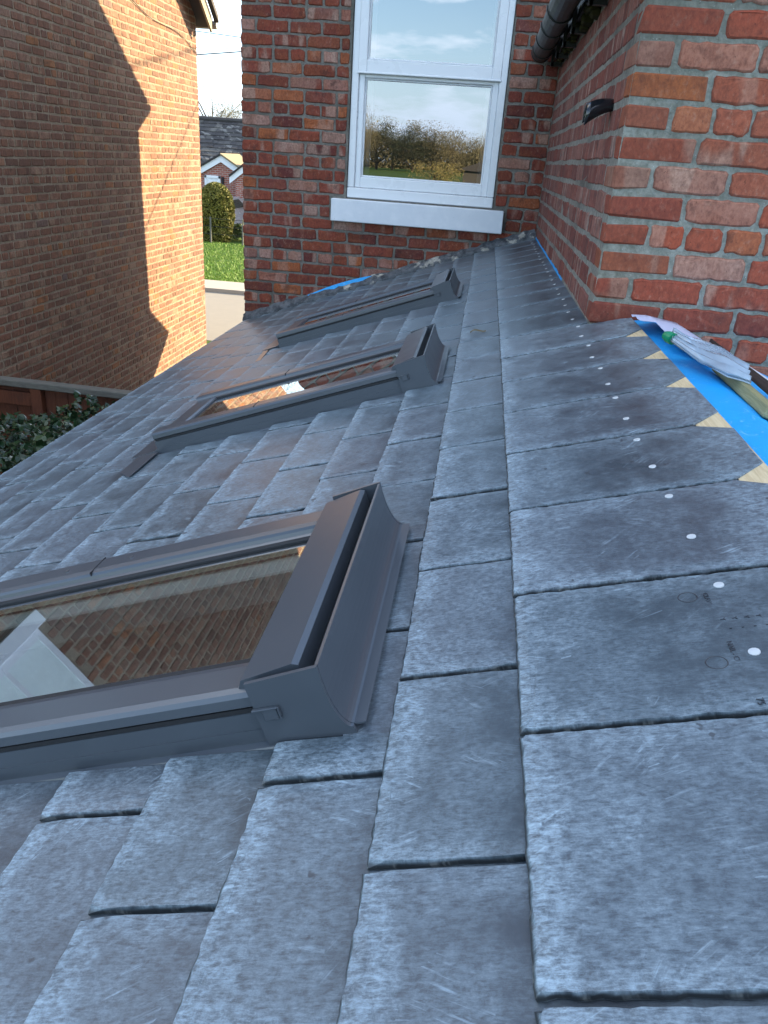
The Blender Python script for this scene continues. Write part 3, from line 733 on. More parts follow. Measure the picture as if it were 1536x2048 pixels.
# mortar fillet / flashing along the rear wall, blue membrane peeping out
FLM = Mat('dirty_mortar_fillet'); _p = FLM.pos(); _n = FLM.noise(_p, 22, 6, .7); _w = FLM.noise(_p, 9, 4, .6)
FL = FLM.set(FLM.mix(FLM.sm(_w, .55, .62), FLM.mix(FLM.sm(_n, .35, .65), (.035, .04, .045), (.12, .13, .14)), FLM.mix(FLM.sm(_n, .5, .6), (.30, .29, .25), (.50, .47, .40))), .8); FLM.bump(_n, .8, .01)
V = []; F = []; n = 60
for i in range(n + 1):
    u = 1.96 - (1.96 + .30) * i / n; j = rng.gauss(0, .004)
    for h, v in ((-.03, YF - .060 + j), (.012 + j * .5, YF - .052 + j), (.038 + j, YF - .012), (.045 + j + rng.gauss(0, .003), YF - .003), (-.03, YF - .002)): V.append(rp(u, v, h))
F = [(i * 5 + k, i * 5 + k + 1, (i + 1) * 5 + k + 1, (i + 1) * 5 + k) for i in range(n) for k in range(4)] + [(0, 1, 2, 3, 4)[::-1], tuple(n * 5 + k for k in range(5))]
b = MB(); b.add(V, F); b.build('flashing', FL, ext)
def mem_strip(p0, p1, v0, v1, nm='membrane_edge'):
    V = []; n = 14
    for i in range(n + 1):
        t = i / n; u = p0 + (p1 - p0) * t; hh = .055 * math.sin(math.pi * min(1, max(.05, t))) ** .5 + .004
        V += [rp(u, v0, .030), rp(u, v1, .030 + hh * .5), rp(u, v1 + .002, .035)]
    b = MB(); b.add(V, [(i * 3 + k, i * 3 + k + 1, i * 3 + k + 4, i * 3 + k + 3) for i in range(n) for k in range(2)]); b.build(nm, BLUEM, ext)
mem_strip(1.42, .86, YF - .016, YF - .010)
V = []; n = 26
for i in range(n + 1):
    y = 3.25 + (YF - 3.3) * i / n; hh = .004 + .009 * abs(math.sin(i * 1.3)) * (1 if i % 9 > 2 else .2)
    V += [rp(-.290, y, -.024), rp(-.296, y, -.018 + hh), rp(-.299, y, -.02 + hh)]
b = MB(); b.add(V, [(i * 3 + k, i * 3 + k + 1, i * 3 + k + 4, i * 3 + k + 3) for i in range(n) for k in range(2)]); b.build('membrane_edge', BLUEM, ext)

# ------------------------------------------------------------------ roof windows
LINING = simple('white_lining', (.82, .84, .80), .6)
SPACER = simple('pale_spacer', (.80, .76, .55), .4)
INSIDE = simple('dim_interior', (.30, .27, .23), .9)
def rf(u, v, h): return rp(u, v, h)
def ubox(bm, u0, u1, v0, v1, h0, h1, bev=.003):
    bm.bbox((-u1, v0, h0), (-u0, v1, h1), bev, M_)
def roof_window(rect, apron):
    u0, u1, v0, v1 = rect
    rt = ob('roof_window', None, ext, label={0: 'nearest roof window, with a wide grey hood', 1: 'middle roof window, with a flashing strip below', 2: 'far roof window beside the brick wall'}[apron])
    gu0, gu1, gv0, gv1 = u0 + .105, u1 - .085, v0 + .088, v1 - .078
    # side covers: tall cladding, lip and flat top cover
    for side in (0, 1):
        s = 1 if side == 0 else -1; va = v0 if side == 0 else v1
        b = MB()
        pr = [(0, -.022), (0, .036), (.003, .0375), (.004, .043), (.001, .0445), (-.001, .046), (.0, .0585), (.004, .0635), (.012, .066), (.055, .0665), (.066, .064), (.070, .060), (.072, .054), (.082, .050), (.084, .040), (.084, -.022)]
        b.prism(pr, u0 + .085, u1, lambda p, q, d: rf(d, va + s * p, q)); sc = b.build('side_cover', FRAME, rt)
        b = MB(); b.prism([(-.0015, .0375), (.006, .0385), (.006, .0435), (-.0015, .0435)], u0 + .092, u1 - .004, lambda p, q, d: rf(d, va + s * (p + .0008), q)); b.build('shadow_gap', DARK, sc)
        b = MB(); b.prism([(-.016, -.020), (-.010, -.0085), (-.0015, -.006), (-.0015, .012), (.01, .012), (.01, -.02)], u0 + .05, u1 + .004, lambda p, q, d: rf(d, va + s * p, q)); b.build('side_flashing', FRAME, sc)
        b = MB(); m = (u0 + u1) / 2 + .10; ubox(b, m, m + .0022, va + s * .006 if s > 0 else va - .070, va + .070 if s > 0 else va - .006, .0600, .0672, .0005); b.build('joint', DARK, sc)
        for uu in (m + .07, m - .07):
            b = MB(); n = 10; vv = va + s * .035
            b.prism([(.004 * math.cos(2 * math.pi * i / n), .004 * math.sin(2 * math.pi * i / n)) for i in range(n)], .0655, .0680, lambda p, q, d: rf(uu + p, vv + q, d)); b.build('screw', simple('screw_metal', (.2, .21, .22), .3, .8) if 'screw_metal' not in bpy.data.materials else bpy.data.materials['screw_metal'], sc)
    # bottom cover
    b = MB(); b.prism([(u1, -.02), (u1, .040), (u1 - .006, .052), (u1 - .075, .056), (u1 - .086, .050), (u1 - .088, .03), (u1 - .088, -.02)], v0 + .080, v1 - .080, lambda p, q, d: rf(p, d, q)); b.build('bottom_cover', FRAME, rt)
    # top hood: sloped cover, dark slot, back gutter with concave cove, end plates with clip
    vi0, vi1 = v0 - .003, v1 + .003
    b = MB(); b.prism([(u0 + .108, .040), (u0 + .110, .066), (u0 + .104, .076), (u0 + .036, .087), (u0 + .028, .084), (u0 + .027, .050)], v0 + .010, v1 - .006, lambda p, q, d: rf(p, d, q)); hd = b.build('hood', FRAME, rt)
    b = MB(); b.prism([(u0 + .026, .030), (u0 + .0265, .058), (u0 + .008, .058), (u0 + .008, .030)], v0 + .004, v1 - .004, lambda p, q, d: rf(p, d, q)); b.build('slot', DARK, hd)
    cove = [(u0 + .0015, .0875)] + [(u0 + .004 - .030 * (1 - math.cos(R_(a))) ** 1.0 , .074 - .072 * math.sin(R_(a))) for a in range(0, 91, 9)] + [(u0 - .044, .0012)]
    cove = [(u0 + .0005, .0875), (u0 + .0015, .070)] + [(u0 + .0015 - .018 * (1 - math.cos(R_(a))), .060 - .058 * math.sin(R_(a))) for a in range(10, 91, 10)] + [(u0 - .031, .0015)]
    back = [(p + .003, q - .0025) for p, q in cove[::-1]]; back[-1] = (cove[0][0] + .004, cove[0][1])
    b = MB(); b.prism(cove + back, vi0 + .001, vi1 - .001, lambda p, q, d: rf(p, d, q)); b.build('back_gutter', FRAME, rt)
    for side in (0, 1):
        d0, d1 = (vi0 - .0055, vi0) if side == 0 else (vi1, vi1 + .0055)
        ep = [(u0 + .092, -.012), (u0 + .092, .082), (u0 + .0005, .089)] + cove[1:-1] + [(u0 - .02, -.012)]
        b = MB(); b.prism(ep, d0, d1, lambda p, q, d: rf(p, d, q)); e = b.build('end_plate', FRAME, rt)
        if side == 0:
            b = MB(); ubox(b, u0 + .064, u0 + .082, d0 - .0035, d0 - .0004, .030, .047, .0008); ubox(b, u0 + .060, u0 + .094, d0 - .005, d0 - .0004, .0455, .0475, .0005); ubox(b, u0 + .0605, u0 + .0625, d0 - .005, d0 - .0004, .031, .0475, .0004); b.build('clip', FRAME, e)
    # glass unit and what shows through it
    b = MB(); t = .004
    hp = .0465
    ob('pane', fixn(me_from('pane', [rf(gu0, gv0, hp), rf(gu0, gv1, hp), rf(gu1, gv1, hp), rf(gu1, gv0, hp)], [(0, 1, 2, 3)], ROOFPANE)), rt)
    b = MB()
    for a in (0, 1):
        vv = gv0 - .004 if a == 0 else gv1 - .010; ubox(b, gu0 - .01, gu1 + .01, vv, vv + .014, .038, .0515, .002)
    ubox(b, gu0 - .012, gu0 + .001, gv0, gv1, .038, .0515, .002); ubox(b, gu1 - .001, gu1 + .012, gv0, gv1, .038, .0515, .002); b.build('gasket', DARK, rt)
    b = MB()
    ubox(b, gu0, gu1, gv0 - .004, gv0 + .030, -.03, .020, .003); ubox(b, gu0, gu1, gv1 - .062, gv1 + .004, -.03, .024, .003); b.build('inner_frame', LINING, rt)
    b = MB(); ubox(b, gu0, gu1, gv1 - .0115, gv1 - .0035, .030, .0385, .001); ubox(b, gu0, gu1, gv0 + .0035, gv0 + .0115, .030, .0385, .001); b.build('spacer_bar', SPACER, rt)
    V = []
    for h, e in ((.036, 0.), (-.30, .02)):
        V += [rf(gu0 - e, gv0 - e, h), rf(gu0 - e, gv1 + e, h), rf(gu1 + e, gv1 + e, h), rf(gu1 + e, gv0 - e, h)]
    b = MB(); b.add(V, [(0, 1, 5, 4), (1, 2, 6, 5), (2, 3, 7, 6), (3, 0, 4, 7)]); b.build('lining', LINING, rt)
    V = []
    for h, e in ((-.3005, .0), (-1.0, .05)):
        V += [rf(gu0 - e, gv0 - e, h), rf(gu0 - e, gv1 + e, h), rf(gu1 + e, gv1 + e, h), rf(gu1 + e, gv0 - e, h)]
    b = MB(); b.add(V, [(4, 5, 6, 7), (0, 1, 5, 4), (1, 2, 6, 5), (2, 3, 7, 6), (3, 0, 4, 7)]); b.build('interior', INSIDE, rt)
    if apron == 1:
        V = [rf(u1 + .003, v0 - .010, .0035), rf(u1 + .068, v0 + .06, .0035), rf(u1 + .072, v0 - .155, .0035), rf(u1 - .006, v0 - .225, .0035)]
        b = MB(); b.prism([(u1 - .002, v0 - .012), (u1 + .075, v0 + .060), (u1 + .070, v0 - .150), (u1 + .000, v0 - .228)], .0018, .0036, lambda p, q, d: rf(p, q, d)); b.build('apron', FRAME, rt)
    b = MB(); b.prism([(u1 - .004, .004), (u1 + .02, .003), (u1 + .10, .0015), (u1 + .10, .0035), (u1 + .02, .006), (u1 - .004, .012)], v0 + .0, v1 - .0, lambda p, q, d: rf(p, d, q)); b.build('bottom_flashing', FRAME, rt)
    return rt
for i, r in enumerate(RW): roof_window(r, i)

# ------------------------------------------------------------------ loose things on the roof
def tim(name, label, pos, dirv, L, w, h, mat, roll=0.):
    d = Vector(dirv).normalized(); up = Vector((ST, 0, CT)); side = up.cross(d).normalized(); up = d.cross(side)
    Mx = Matrix(((d.x, side.x, up.x, 0), (d.y, side.y, up.y, 0), (d.z, side.z, up.z, 0), (0, 0, 0, 1)))
    b = MB(); b.bbox((0, -w / 2, 0), (L, w / 2, h), .0025, None, 0., .0008)
    o = b.build(name, mat); o.matrix_world = Matrix.Translation(pos) @ Mx @ Matrix.Rotation(roll, 4, 'X'); return tag(o, label, 'timber', 'timber offcuts on the ridge')
tim('timber_offcut', 'greenish square timber offcut lying on blue membrane beside slates', rs(.083, 1.20, .012), (0, 1, 0), .39, .038, .024, TIMBER)
tim('timber_offcut', 'thin pale timber offcut between the square timber and the plywood', rs(.128, 1.02, .012), (-.02, 1, 0), .54, .026, .018, TIMBERP)
b = MB(); b.bbox((0, 0, 0), (.62, .30, .012), .001)
o = b.build('plywood_sheet', TIMBERP); d0 = Vector((0, -1, 0)); up = Vector((ST, 0, CT)); sd_ = up.cross(d0).normalized()
o.matrix_world = Matrix.Translation(rs(.46, 1.62, .010)) @ Matrix(((d0.x, sd_.x, up.x, 0), (d0.y, sd_.y, up.y, 0), (d0.z, sd_.z, up.z, 0), (0, 0, 0, 1)))
tag(o, 'pale plywood sheet behind the timber offcuts, by the black strip', 'board')
def sheet_obj(name, ctrl, mat, nx=16, ny=8, wr=.004, seed=1, thick=.0008, folds=False):
    """bilinear patch between two polylines with soft wrinkles"""
    A, B_ = ctrl; r = random.Random(seed); ph = [r.uniform(0, 6) for _ in range(6)]
    def pl(P, t):
        t *= len(P) - 1; i = min(int(t), len(P) - 2); return Vector(P[i]).lerp(Vector(P[i + 1]), t - i)
    V = []
    for j in range(ny + 1):
        for i in range(nx + 1):
            p = pl(A, i / nx).lerp(pl(B_, i / nx), j / ny); w = wr * (math.sin(i * .9 + ph[0] + j * .4) + math.sin(j * 1.3 + ph[1]) + .6 * math.sin(i * 2.1 - j * 1.7 + ph[2])) * math.sin(math.pi * (j / ny)) ** .4
            if folds: w = wr * (math.sin(j * 1.15 + .05 * i + ph[0]) + .7 * math.sin(j * 2.3 - .11 * i + ph[1]) + .3 * math.sin(i * .5 + j + ph[2]))
            V.append(p + Vector((ST * .5, 0, CT)) * w)
    F = [(j * (nx + 1) + i, j * (nx + 1) + i + 1, (j + 1) * (nx + 1) + i + 1, (j + 1) * (nx + 1) + i) for j in range(ny) for i in range(nx)]
    o = ob(name, me_from(name, V, F, mat, smooth=True)); m = o.modifiers.new('thick', 'SOLIDIFY'); m.thickness = thick; return o
o = sheet_obj('membrane_offcut', ([rp(-.42, 1.99, .0), rp(-.45, 1.90, .004), rs(.0, 1.70, .02), rs(.075, 1.58, .03)], [rp(-.41, 2.07, .006), rs(-.005, 2.12, .02), rs(.107, 2.19, .035), rs(.175, 1.93, .036)]), WHITEM, 18, 7, .0025, 3)
tag(o, 'pale lilac membrane offcut curling up against the wing wall', 'membrane')
PLM = Mat('clear_plastic'); _g = PLM.n('ShaderNodeBsdfGlossy'); _g.inputs['Roughness'].default_value = .12; _t = PLM.n('ShaderNodeBsdfTransparent'); _t.inputs[0].default_value = (.88, .95, 1, 1)
_d = PLM.n('ShaderNodeBsdfDiffuse'); _d.inputs[0].default_value = (.66, .84, 1, 1); _lw = PLM.n('ShaderNodeLayerWeight'); _lw.inputs[0].default_value = .35
_nz = PLM.noise(PLM.obj(), 5, 4, .6); _m1 = PLM.n('ShaderNodeMixShader'); PLM.l(PLM.sm(_nz, .3, .7, .30, .5), _m1.inputs[0]); PLM.l(_t.outputs[0], _m1.inputs[1]); PLM.l(_d.outputs[0], _m1.inputs[2])
_m2 = PLM.n('ShaderNodeMixShader'); PLM.l(PLM.math('MULTIPLY', _lw.outputs['Fresnel'], .8, True), _m2.inputs[0]); PLM.l(_m1.outputs[0], _m2.inputs[1]); PLM.l(_g.outputs[0], _m2.inputs[2]); PLM.l(_m2.outputs[0], PLM.out.inputs[0])
bag = root('plastic_packaging', 'crumpled clear plastic packaging with a green cap lying over the timber', 'packaging')
p0, p1 = Vector(rp(-.440, 1.66, .012)), Vector(rs(.115, 1.36, .060))
d = (p1 - p0); ax = d.normalized(); sdv = Vector((ST, 0, CT)).cross(ax).normalized(); upv = ax.cross(sdv)
for k_, lift in enumerate((0., .012)):
    up_ = Vector((ST * lift, 0, CT * lift))
    A_ = [Vector(q) + up_ for q in (rp(-.446, 1.69, .014), rs(.0, 1.62, .045), rs(.09, 1.66, .058), rs(.118, 1.52, .058))]
    B_ = [Vector(q) + up_ * .3 for q in (rp(-.436, 1.635, .010), rs(.010, 1.49, .024), rs(.036, 1.38, .034), rs(.098, 1.40, .040))]
    fo = sheet_obj('plastic_wrap', (A_, B_), PLM.m, 30, 20, .0026 + .0012 * k_, 40 + k_, .0004, True); fo.parent = bag
b = MB(); n = 14
for (s0, r0), (s1, r1) in (((-.020, .010), (-.006, .0135)), ((-.006, .0135), (.012, .0135))):
    V = [p0 + ax * s + (sdv * math.cos(2 * math.pi * i / n) + upv * math.sin(2 * math.pi * i / n)) * r * 1.1 for s, r in ((s0, r0), (s1, r1)) for i in range(n)]
    b.add(V, [(i, (i + 1) % n, n + (i + 1) % n, n + i) for i in range(n)] + [tuple(range(n)), tuple(range(n, 2 * n))])
b.build('cap', simple('green_plastic', (.0, .22, .10), .35), bag)
o = sheet_obj('rubber_strip', ([rs(.150, 1.95, .045), rs(.150, 1.66, .040), rs(.135, 1.30, .040)], [rs(.158, 1.965, .055), rs(.185, 1.70, .052), rs(.215, 1.40, .050)]), GUTTER, 14, 3, .001, 8, .003)
tag(o, 'black rubber strip leaning along the foot of the wing wall', 'strip')
o = sheet_obj('plastic_sheet', ([rs(.180, 1.70, .048), rs(.21, 1.35, .046)], [rs(.190, 1.71, .052), rs(.255, 1.45, .052)]), simple('white_plastic', (.72, .76, .82), .4), 8, 3, .001, 9)
tag(o, 'narrow white plastic sheet showing behind the black rubber strip', 'sheet')
LEAFB = simple('dead_leaf', (.13, .10, .05), .8, 0., .2, .3, 120)
V = []; n = 12
for i in range(n + 1):
    t = i / n; w = .009 * math.sin(math.pi * t) ** .7 * (1 if i % 2 else .75) + .0006; x = -.032 + .064 * t
    for k, s in enumerate((-1, 0, 1)): V.append((x, s * w, .004 + .006 * math.sin(t * 5) + (.004 if s == 0 else 0)))
b = MB(); b.add(V, [(i * 3 + k, i * 3 + k + 1, i * 3 + k + 4, i * 3 + k + 3) for i in range(n) for k in range(2)])
o = b.build('dead_leaf', LEAFB, loc=rp(.074, 2.47, -.003), rot=(0, -TH, R_(-22))); tag(o, 'small curled brown leaf lying on a slate above the middle roof window', 'leaf')
b = MB(); b.bbox((-.018, -.11, 0), (.010, .10, .0015), .0004)
o = b.build('card_strip', simple('brown_card', (.40, .24, .15), .6), loc=rp(1.185, 3.32, .001), rot=(0, -TH, R_(5))); tag(o, 'short brown card strip lying on slates below the far roof window', 'strip')

# ------------------------------------------------------------------ neighbour house
nb = root('neighbour_house', 'tall weathered brick house with a low sun patch on its side wall', 'house')
XN, NY1, NY0 = -4.5, 12.02, 2.2
b = MB(); b.box((XN - 7, NY0, GZ), (XN - .002, NY1 - .006, 2.15)); b.build('wall', MORTARN, nb)
apx = (NY0 + NY1) / 2
b = MB(); nrh = 2.15 + (NY1 - apx) * math.tan(R_(36)); b.prism([(NY0, 2.15), (NY1 - .006, 2.15), (apx, nrh)], XN - .3, XN - .002, lambda p, q, d: (d, p, q)); b.build('gable', MORTARN, nb)
tn = math.tan(R_(36))
b = MB(); b.prism([(NY1 + .12, 2.06), (apx, 2.06 + (NY1 + .12 - apx) * tn), (NY0 - .12, 2.06), (NY0 - .12, 2.20), (apx, 2.20 + (NY1 + .12 - apx) * tn), (NY1 + .12, 2.20)], XN - 7, XN + .20, lambda p, q, d: (d, p, q)); b.build('roof', ROOFT, nb)
BARGE = wood_mat('weathered_bargeboard', (.20, .18, .12), (.36, .33, .24), (8, 1, 8))
b = MB(); b.prism([(NY1 + .02, 1.99), (apx, 1.99 + (NY1 + .02 - apx) * tn), (apx, 2.15 + (NY1 + .02 - apx) * tn), (NY1 + .02, 2.15)], XN + .202, XN + .232, lambda p, q, d: (d, p, q)); b.build('bargeboard', BARGE, nb)
b = MB(); b.prism([(NY1 + .13, 2.125), (apx, 2.125 + (NY1 + .13 - apx) * tn), (apx, 2.20 + (NY1 + .13 - apx) * tn), (NY1 + .13, 2.20)], XN + .234, XN + .30, lambda p, q, d: (d, p, q)); b.build('verge_tile', ROOFT, nb)
b = MB(); b.tube([(XN + .26, NY1 + .17, 2.10), (XN - 7, NY1 + .17, 2.10)], .055); b.build('gutter', simple('grey_gutter', (.22, .22, .21), .5), nb)
b = MB(); pts = [(XN + .012, 11.98 - t * 3.4, 1.70 + .55 * t + .06 * math.sin(t * 9)) for t in [i / 16 for i in range(17)]]; b.tube(pts, .004, 6); b.build('wall_cable', GUTTER, nb)
PN = {'s': pool(.215, .0665, 9, 3, .0019, BRICKN, .006, 31, .007), 'h': pool(.1025, .0665, 7, 2, .0019, BRICKN, .006, 32, .007)}
items = []
for j in range(-36, 5 + 26):
    zc = .10 + j * CH
    if zc < GZ or zc > 2.75: continue
    m = j % 4
    iv = course('h' if m == 0 else 's', NY0 + .05 * (m % 2), NY1, .1025 if m == 2 else (.06 if m == 0 else 0))
    for p, q in iv:
        yc = (p + q) / 2
        if yc < 2.3 or (3.33 < yc < 4.40 and .26 < zc < 1.75): continue
        if zc > 2.12 + (NY1 - yc) * tn: continue
        vis = 1 / yc if (zc > -2.5 and zc < 1.9 and yc > 6.35 + max(0, abs(zc + .1) - .9) * .45) else -yc
        items.append((vis, (XN + .002, yc, zc), R_(90), q - p, .0665))
lay(items, nb, PN, 300, 'brick_course', BRICKN)

b = MB(); b.bbox((XN - .02, 3.24, .18), (XN + .07, 4.45, .30), .005); nw = b.build('window', SILLP, nb, label='white window seen mirrored in the nearest roof window')
b = MB()
for y0, y1, z0, z1 in ((3.36, 3.42, .285, 1.72), (4.31, 4.375, .285, 1.72), (3.361, 4.374, .285, .37), (3.36, 4.375, 1.66, 1.72), (3.36, 4.375, 1.0, 1.04), (3.84, 3.88, .30, 1.72)): b.box((XN - .06, y0, z0), (XN + .012 + .001 * (z1 - z0), y1, z1))
b.build('frame', UPVC, nw)
ob('pane', me_from('pane', [(XN + .004, 3.4, .35), (XN + .004, 4.34, .35), (XN + .004, 4.34, 1.7), (XN + .004, 3.4, 1.7)], [(0, 1, 2, 3)], simple('net_curtain', (.78, .88, .86), .25)), nw)

# ------------------------------------------------------------------ fence and ivy in the passage
fn = root('fence', 'red brown board fence with a weathered grey top rail across the passage', 'fence')
FY = 5.15; FA = R_(-3)
fr = lambda x, y, z: (x, FY + y + (x + 3.2) * .035 * -1, z)
b = MB(); V, F, E = bevbox((-4.48, -.04, -1.315), (-1.86, .05, -1.262), .006); b.add([fr(*v) for v in V], F, E); b.build('top_rail', FENCER, fn)
for x in (-4.40, -3.47, -2.55):
    b = MB(); V, F, E = bevbox((x - .045, -.035, GZ), (x + .045, .045, -1.317), .004); b.add([fr(*v) for v in V], F, E); b.build('post', FENCE, fn)
for x0, x1 in ((-4.35, -3.52),):
    b = MB(); V, F, E = bevbox((x0, -.015, -1.47), (x1, .02, -1.36), .003); b.add([fr(*v) for v in V], F, E); b.build('rail', FENCE, fn)
x = -4.46
while x < -1.9:
    w = rng.uniform(.105, .118); dy = rng.uniform(0, .008); b = MB(); V, F, E = bevbox((x, .022 + dy, GZ + .05), (x + w - .004, .042 + dy, -1.318 - rng.uniform(0, .006)), .002); b.add([fr(*v) for v in V], F, E); b.build('board', FENCE, fn); x += w
IVY = leaf_mat('ivy_leaf', (.008, .022, .008), (.016, .042, .015), (.035, .065, .022), .32)
iv_ = root('ivy', 'dark green ivy bush growing between the roof edge and the fence', 'ivy')
lobes = [(0, -.1), (.30, -.42), (.55, -.25), (.62, .15), (.42, .42), (.15, .52), (0, 1.0)]
lo = lobes + [(-x, y) for x, y in lobes[::-1][1:-1]]
def leafmesh(seed):
    r = random.Random(seed); V = [(0, .15, .06)] + [(x * r.uniform(.9, 1.15), y * r.uniform(.9, 1.1), -.10 * abs(x) + r.uniform(-.05, .05)) for x, y in lo]
    n = len(lo); return V, [(0, 1 + i, 1 + (i + 1) % n) for i in range(n)]
lms = []
for s in range(4):
    V, F = leafmesh(s); lms.append((V, F, me_from('leaf', V, F, IVY, None, [0.] * len(V), [0.] * len(V))))
leaves = []
for i in range(5200):
    y = rg.uniform(1.8, 4.9); x = rg.uniform(-3.6, -1.75)
    top = -.98 - .12 * (y - 3) - .13 * max(0, -2.3 - x) ** 1.0 - .10 * math.sin(y * 5.1 + x * 3) * .6 - .08 * math.sin(x * 9)
    if x < -2.75 - .12 * (y - 3.5): top -= .35 * (-2.75 - .12 * (y - 3.5) - x)
    z = top - abs(rg.normal(0, .10)); s = rg.uniform(.026, .05)
    tilt = Euler((rg.normal(.5, .5), rg.normal(0, .5), rg.uniform(0, 6.28)))
    leaves.append((z - top + (.3 if y < 4.6 else -1) - .05 * y, (x, y, z), tilt, s))
leaves.sort(key=lambda t: -t[0]); st = MB()
for i, (k, p, e, s) in enumerate(leaves):
    V, F, me = lms[i % 4]
    if i < 300: ob('leaf', me, iv_, p, e, (s, s, s))
    else:
        Mx = Matrix.Translation(p) @ e.to_matrix().to_4x4() @ Matrix.Diagonal((s, s, s, 1)); st.add([Mx @ Vector(v) for v in V], F, None, rg.random())
st.build('foliage', IVY, iv_, kind='stuff')
b = MB()
for i in range(14):
    x, y = rg.uniform(-3.2, -2.0), rg.uniform(2.2, 4.6); b.tube([(x, y, GZ), (x + .05, y + .04, -2.2), (x - .04, y + .1, -1.7)], .012, 5)
b.build('stem', FENCER, iv_)

# ------------------------------------------------------------------ across the road
WBR = Mat('bungalow_brick'); _x, _y, _z = WBR.xyz(WBR.pos()); _bk = WBR.n('ShaderNodeTexBrick'); WBR.l(WBR.vec(WBR.math('ADD', _x, _y), _z), _bk.inputs['Vector'])
for k, v in (('Scale', 1.), ('Mortar Size', .012), ('Brick Width', .225), ('Row Height', .085), ('Bias', 0.)): _bk.inputs[k].default_value = v
_bk.inputs['Color1'].default_value = (.26, .075, .05, 1); _bk.inputs['Color2'].default_value = (.34, .10, .065, 1); _bk.inputs['Mortar'].default_value = (.36, .30, .26, 1)
WBR.set(_bk.outputs['Color'], .9)
bgl = root('bungalow', 'brick bungalow with dark tiled roof and white gable boards across the road', 'bungalow')
BY = 37.0
b = MB(); b.box((-24, BY, GZ), (-5, BY + 8, -.62)); b.build('wall', WBR.m, bgl)
RTL = brick_mat('dark_roof_tile', [(0, (.035, .032, .033)), (.5, (.055, .05, .05)), (.85, (.08, .075, .07)), (1, (.17, .16, .14))], (.30, .29, .26), (.03, .03, .03), 2.)
rzs, rze, rl = -.62, 1.58, 4.2
st = MB(); nrow = 13
for j in range(nrow):
    y = BY - .35 + j * (rl + .35) / nrow; z = rzs - .1 + j * (rze - rzs + .15) / nrow; dy = (rl + .35) / nrow; dzz = (rze - rzs + .15) / nrow
    x = -18.5 + (j % 2) * .15
    while x < -8.2:
        w = .30; zz = z + rng.gauss(0, .006)
        st.add([(x, y, zz), (x + w - .01, y, zz), (x + w - .01, y + dy * 1.15, zz + dzz * 1.02), (x, y + dy * 1.15, zz + dzz * 1.02), (x, y, zz + .055), (x + w - .01, y, zz + .055), (x + w - .01, y + dy * 1.15, zz + dzz * 1.15 + .008), (x, y + dy * 1.15, zz + dzz * 1.15 + .008)],
               [(4, 5, 6, 7), (0, 1, 5, 4), (0, 4, 7, 3), (1, 2, 6, 5)], rnd=rng.random()); x += w
st.build('roof_tile', RTL, bgl, kind='stuff')
b = MB(); b.prism([(BY - .3, rzs - .1), (BY + rl, rze + .02), (BY + 8.5, rzs - .1)], -24, -5, lambda p, q, d: (d, p, q)); b.build('roof', RTL, bgl)
b = MB(); b.tube([(-24, BY + rl, rze + .10), (-5, BY + rl, rze + .10)], .12, 8); b.build('ridge_tile', RTL, bgl)
def gable(xl, xr, za, ze, y, name):
    xm = (xl + xr) / 2
    b = MB(); b.prism([(xl + .25, GZ), (xr - .25, GZ), (xr - .25, ze + .12), (xm, za - .12), (xl + .25, ze + .12)], y + .04, y + 2.6, lambda p, q, d: (p, d, q)); g = b.build(name, WBR.m, bgl)
    for s, xe in ((-1, xl), (1, xr)):
        b = MB(); b.prism([(xm, za), (xe, ze), (xe, ze - .26), (xm, za - .27)], y - .05, y + .0, lambda p, q, d: (p, d, q)); b.build('bargeboard', UPVC, g)
        b = MB(); b.prism([(xm, za + .09), (xe, ze + .09), (xe, ze + .005), (xm, za + .005)], y - .12, y + 3.2, lambda p, q, d: (p, d, q)); b.build('gable_roof', RTL if s < 0 else simple('right_slope_tile', (.22, .18, .11), .9), g)  # right slope gets a paler, browner tile colour than the left
    return g
gable(-13.25, -10.65, .12, -.62, 35.6, 'porch')
gable(-11.25, -7.2, .85, -.70, 34.6, 'bay')
b = MB()
dr = (-12.72, -11.98)
for x0, x1 in ((dr[0], dr[0] + .10), (dr[1] - .10, dr[1])): b.bbox((x0, 35.54, GZ), (x1, 35.62, -.72), .01)
b.bbox((dr[0], 35.54, -.84), (dr[1], 35.62, -.72), .01); b.bbox((dr[0] + .1, 35.565, GZ), (dr[1] - .1, 35.61, -.84), .01)
dd = b.build('door', UPVC, bgl)
ob('pane', me_from('pane', [(dr[0] + .24, 35.560, -1.9), (dr[1] - .26, 35.560, -1.9), (dr[1] - .26, 35.560, -1.02), (dr[0] + .24, 35.560, -1.02)], [(0, 1, 2, 3)], simple('dark_glass', (.03, .04, .035), .1)), dd)
b = MB(); b.bbox((-11.93, 35.54, GZ), (-11.84, 35.63, -.75), .02); b.build('downpipe', DARK, bgl)
# clipped yew
YEW = leaf_mat('yew_leaf', (.09, .10, .016), (.17, .16, .025), (.27, .23, .04), .7)
hg = root('clipped_yew', 'tall dome clipped yew bush standing on the lawn before the bungalow', 'bush')
st = MB(); hx, hy, hr, hh = -10.42, 30.2, .70, 2.12
for i in range(9000):
    a = rg.uniform(0, 6.283); t = rg.random(); z = hh * t ** .85; k = 1.0 if z < hh * .58 else math.sqrt(max(0., 1 - ((z - hh * .58) / (hh * .42)) ** 2)); k *= .80 + .2 * min(1, z / .9)
    rr = hr * k * (1 - abs(rg.normal(0, .035)) + .03 * math.sin(a * 7 + z * 6)); s = rg.uniform(.02, .05); p = Vector((hx + rr * math.cos(a), hy + rr * math.sin(a), GZ + z))
    n1, n2 = Vector(rg.normal(0, 1, 3)).normalized() * s, Vector(rg.normal(0, 1, 3)).normalized() * s; st.add([p - n1, p + n2, p + n1, p - n2], [(0, 1, 2, 3)], rnd=rg.random())
st.build('foliage', YEW, hg, kind='stuff')
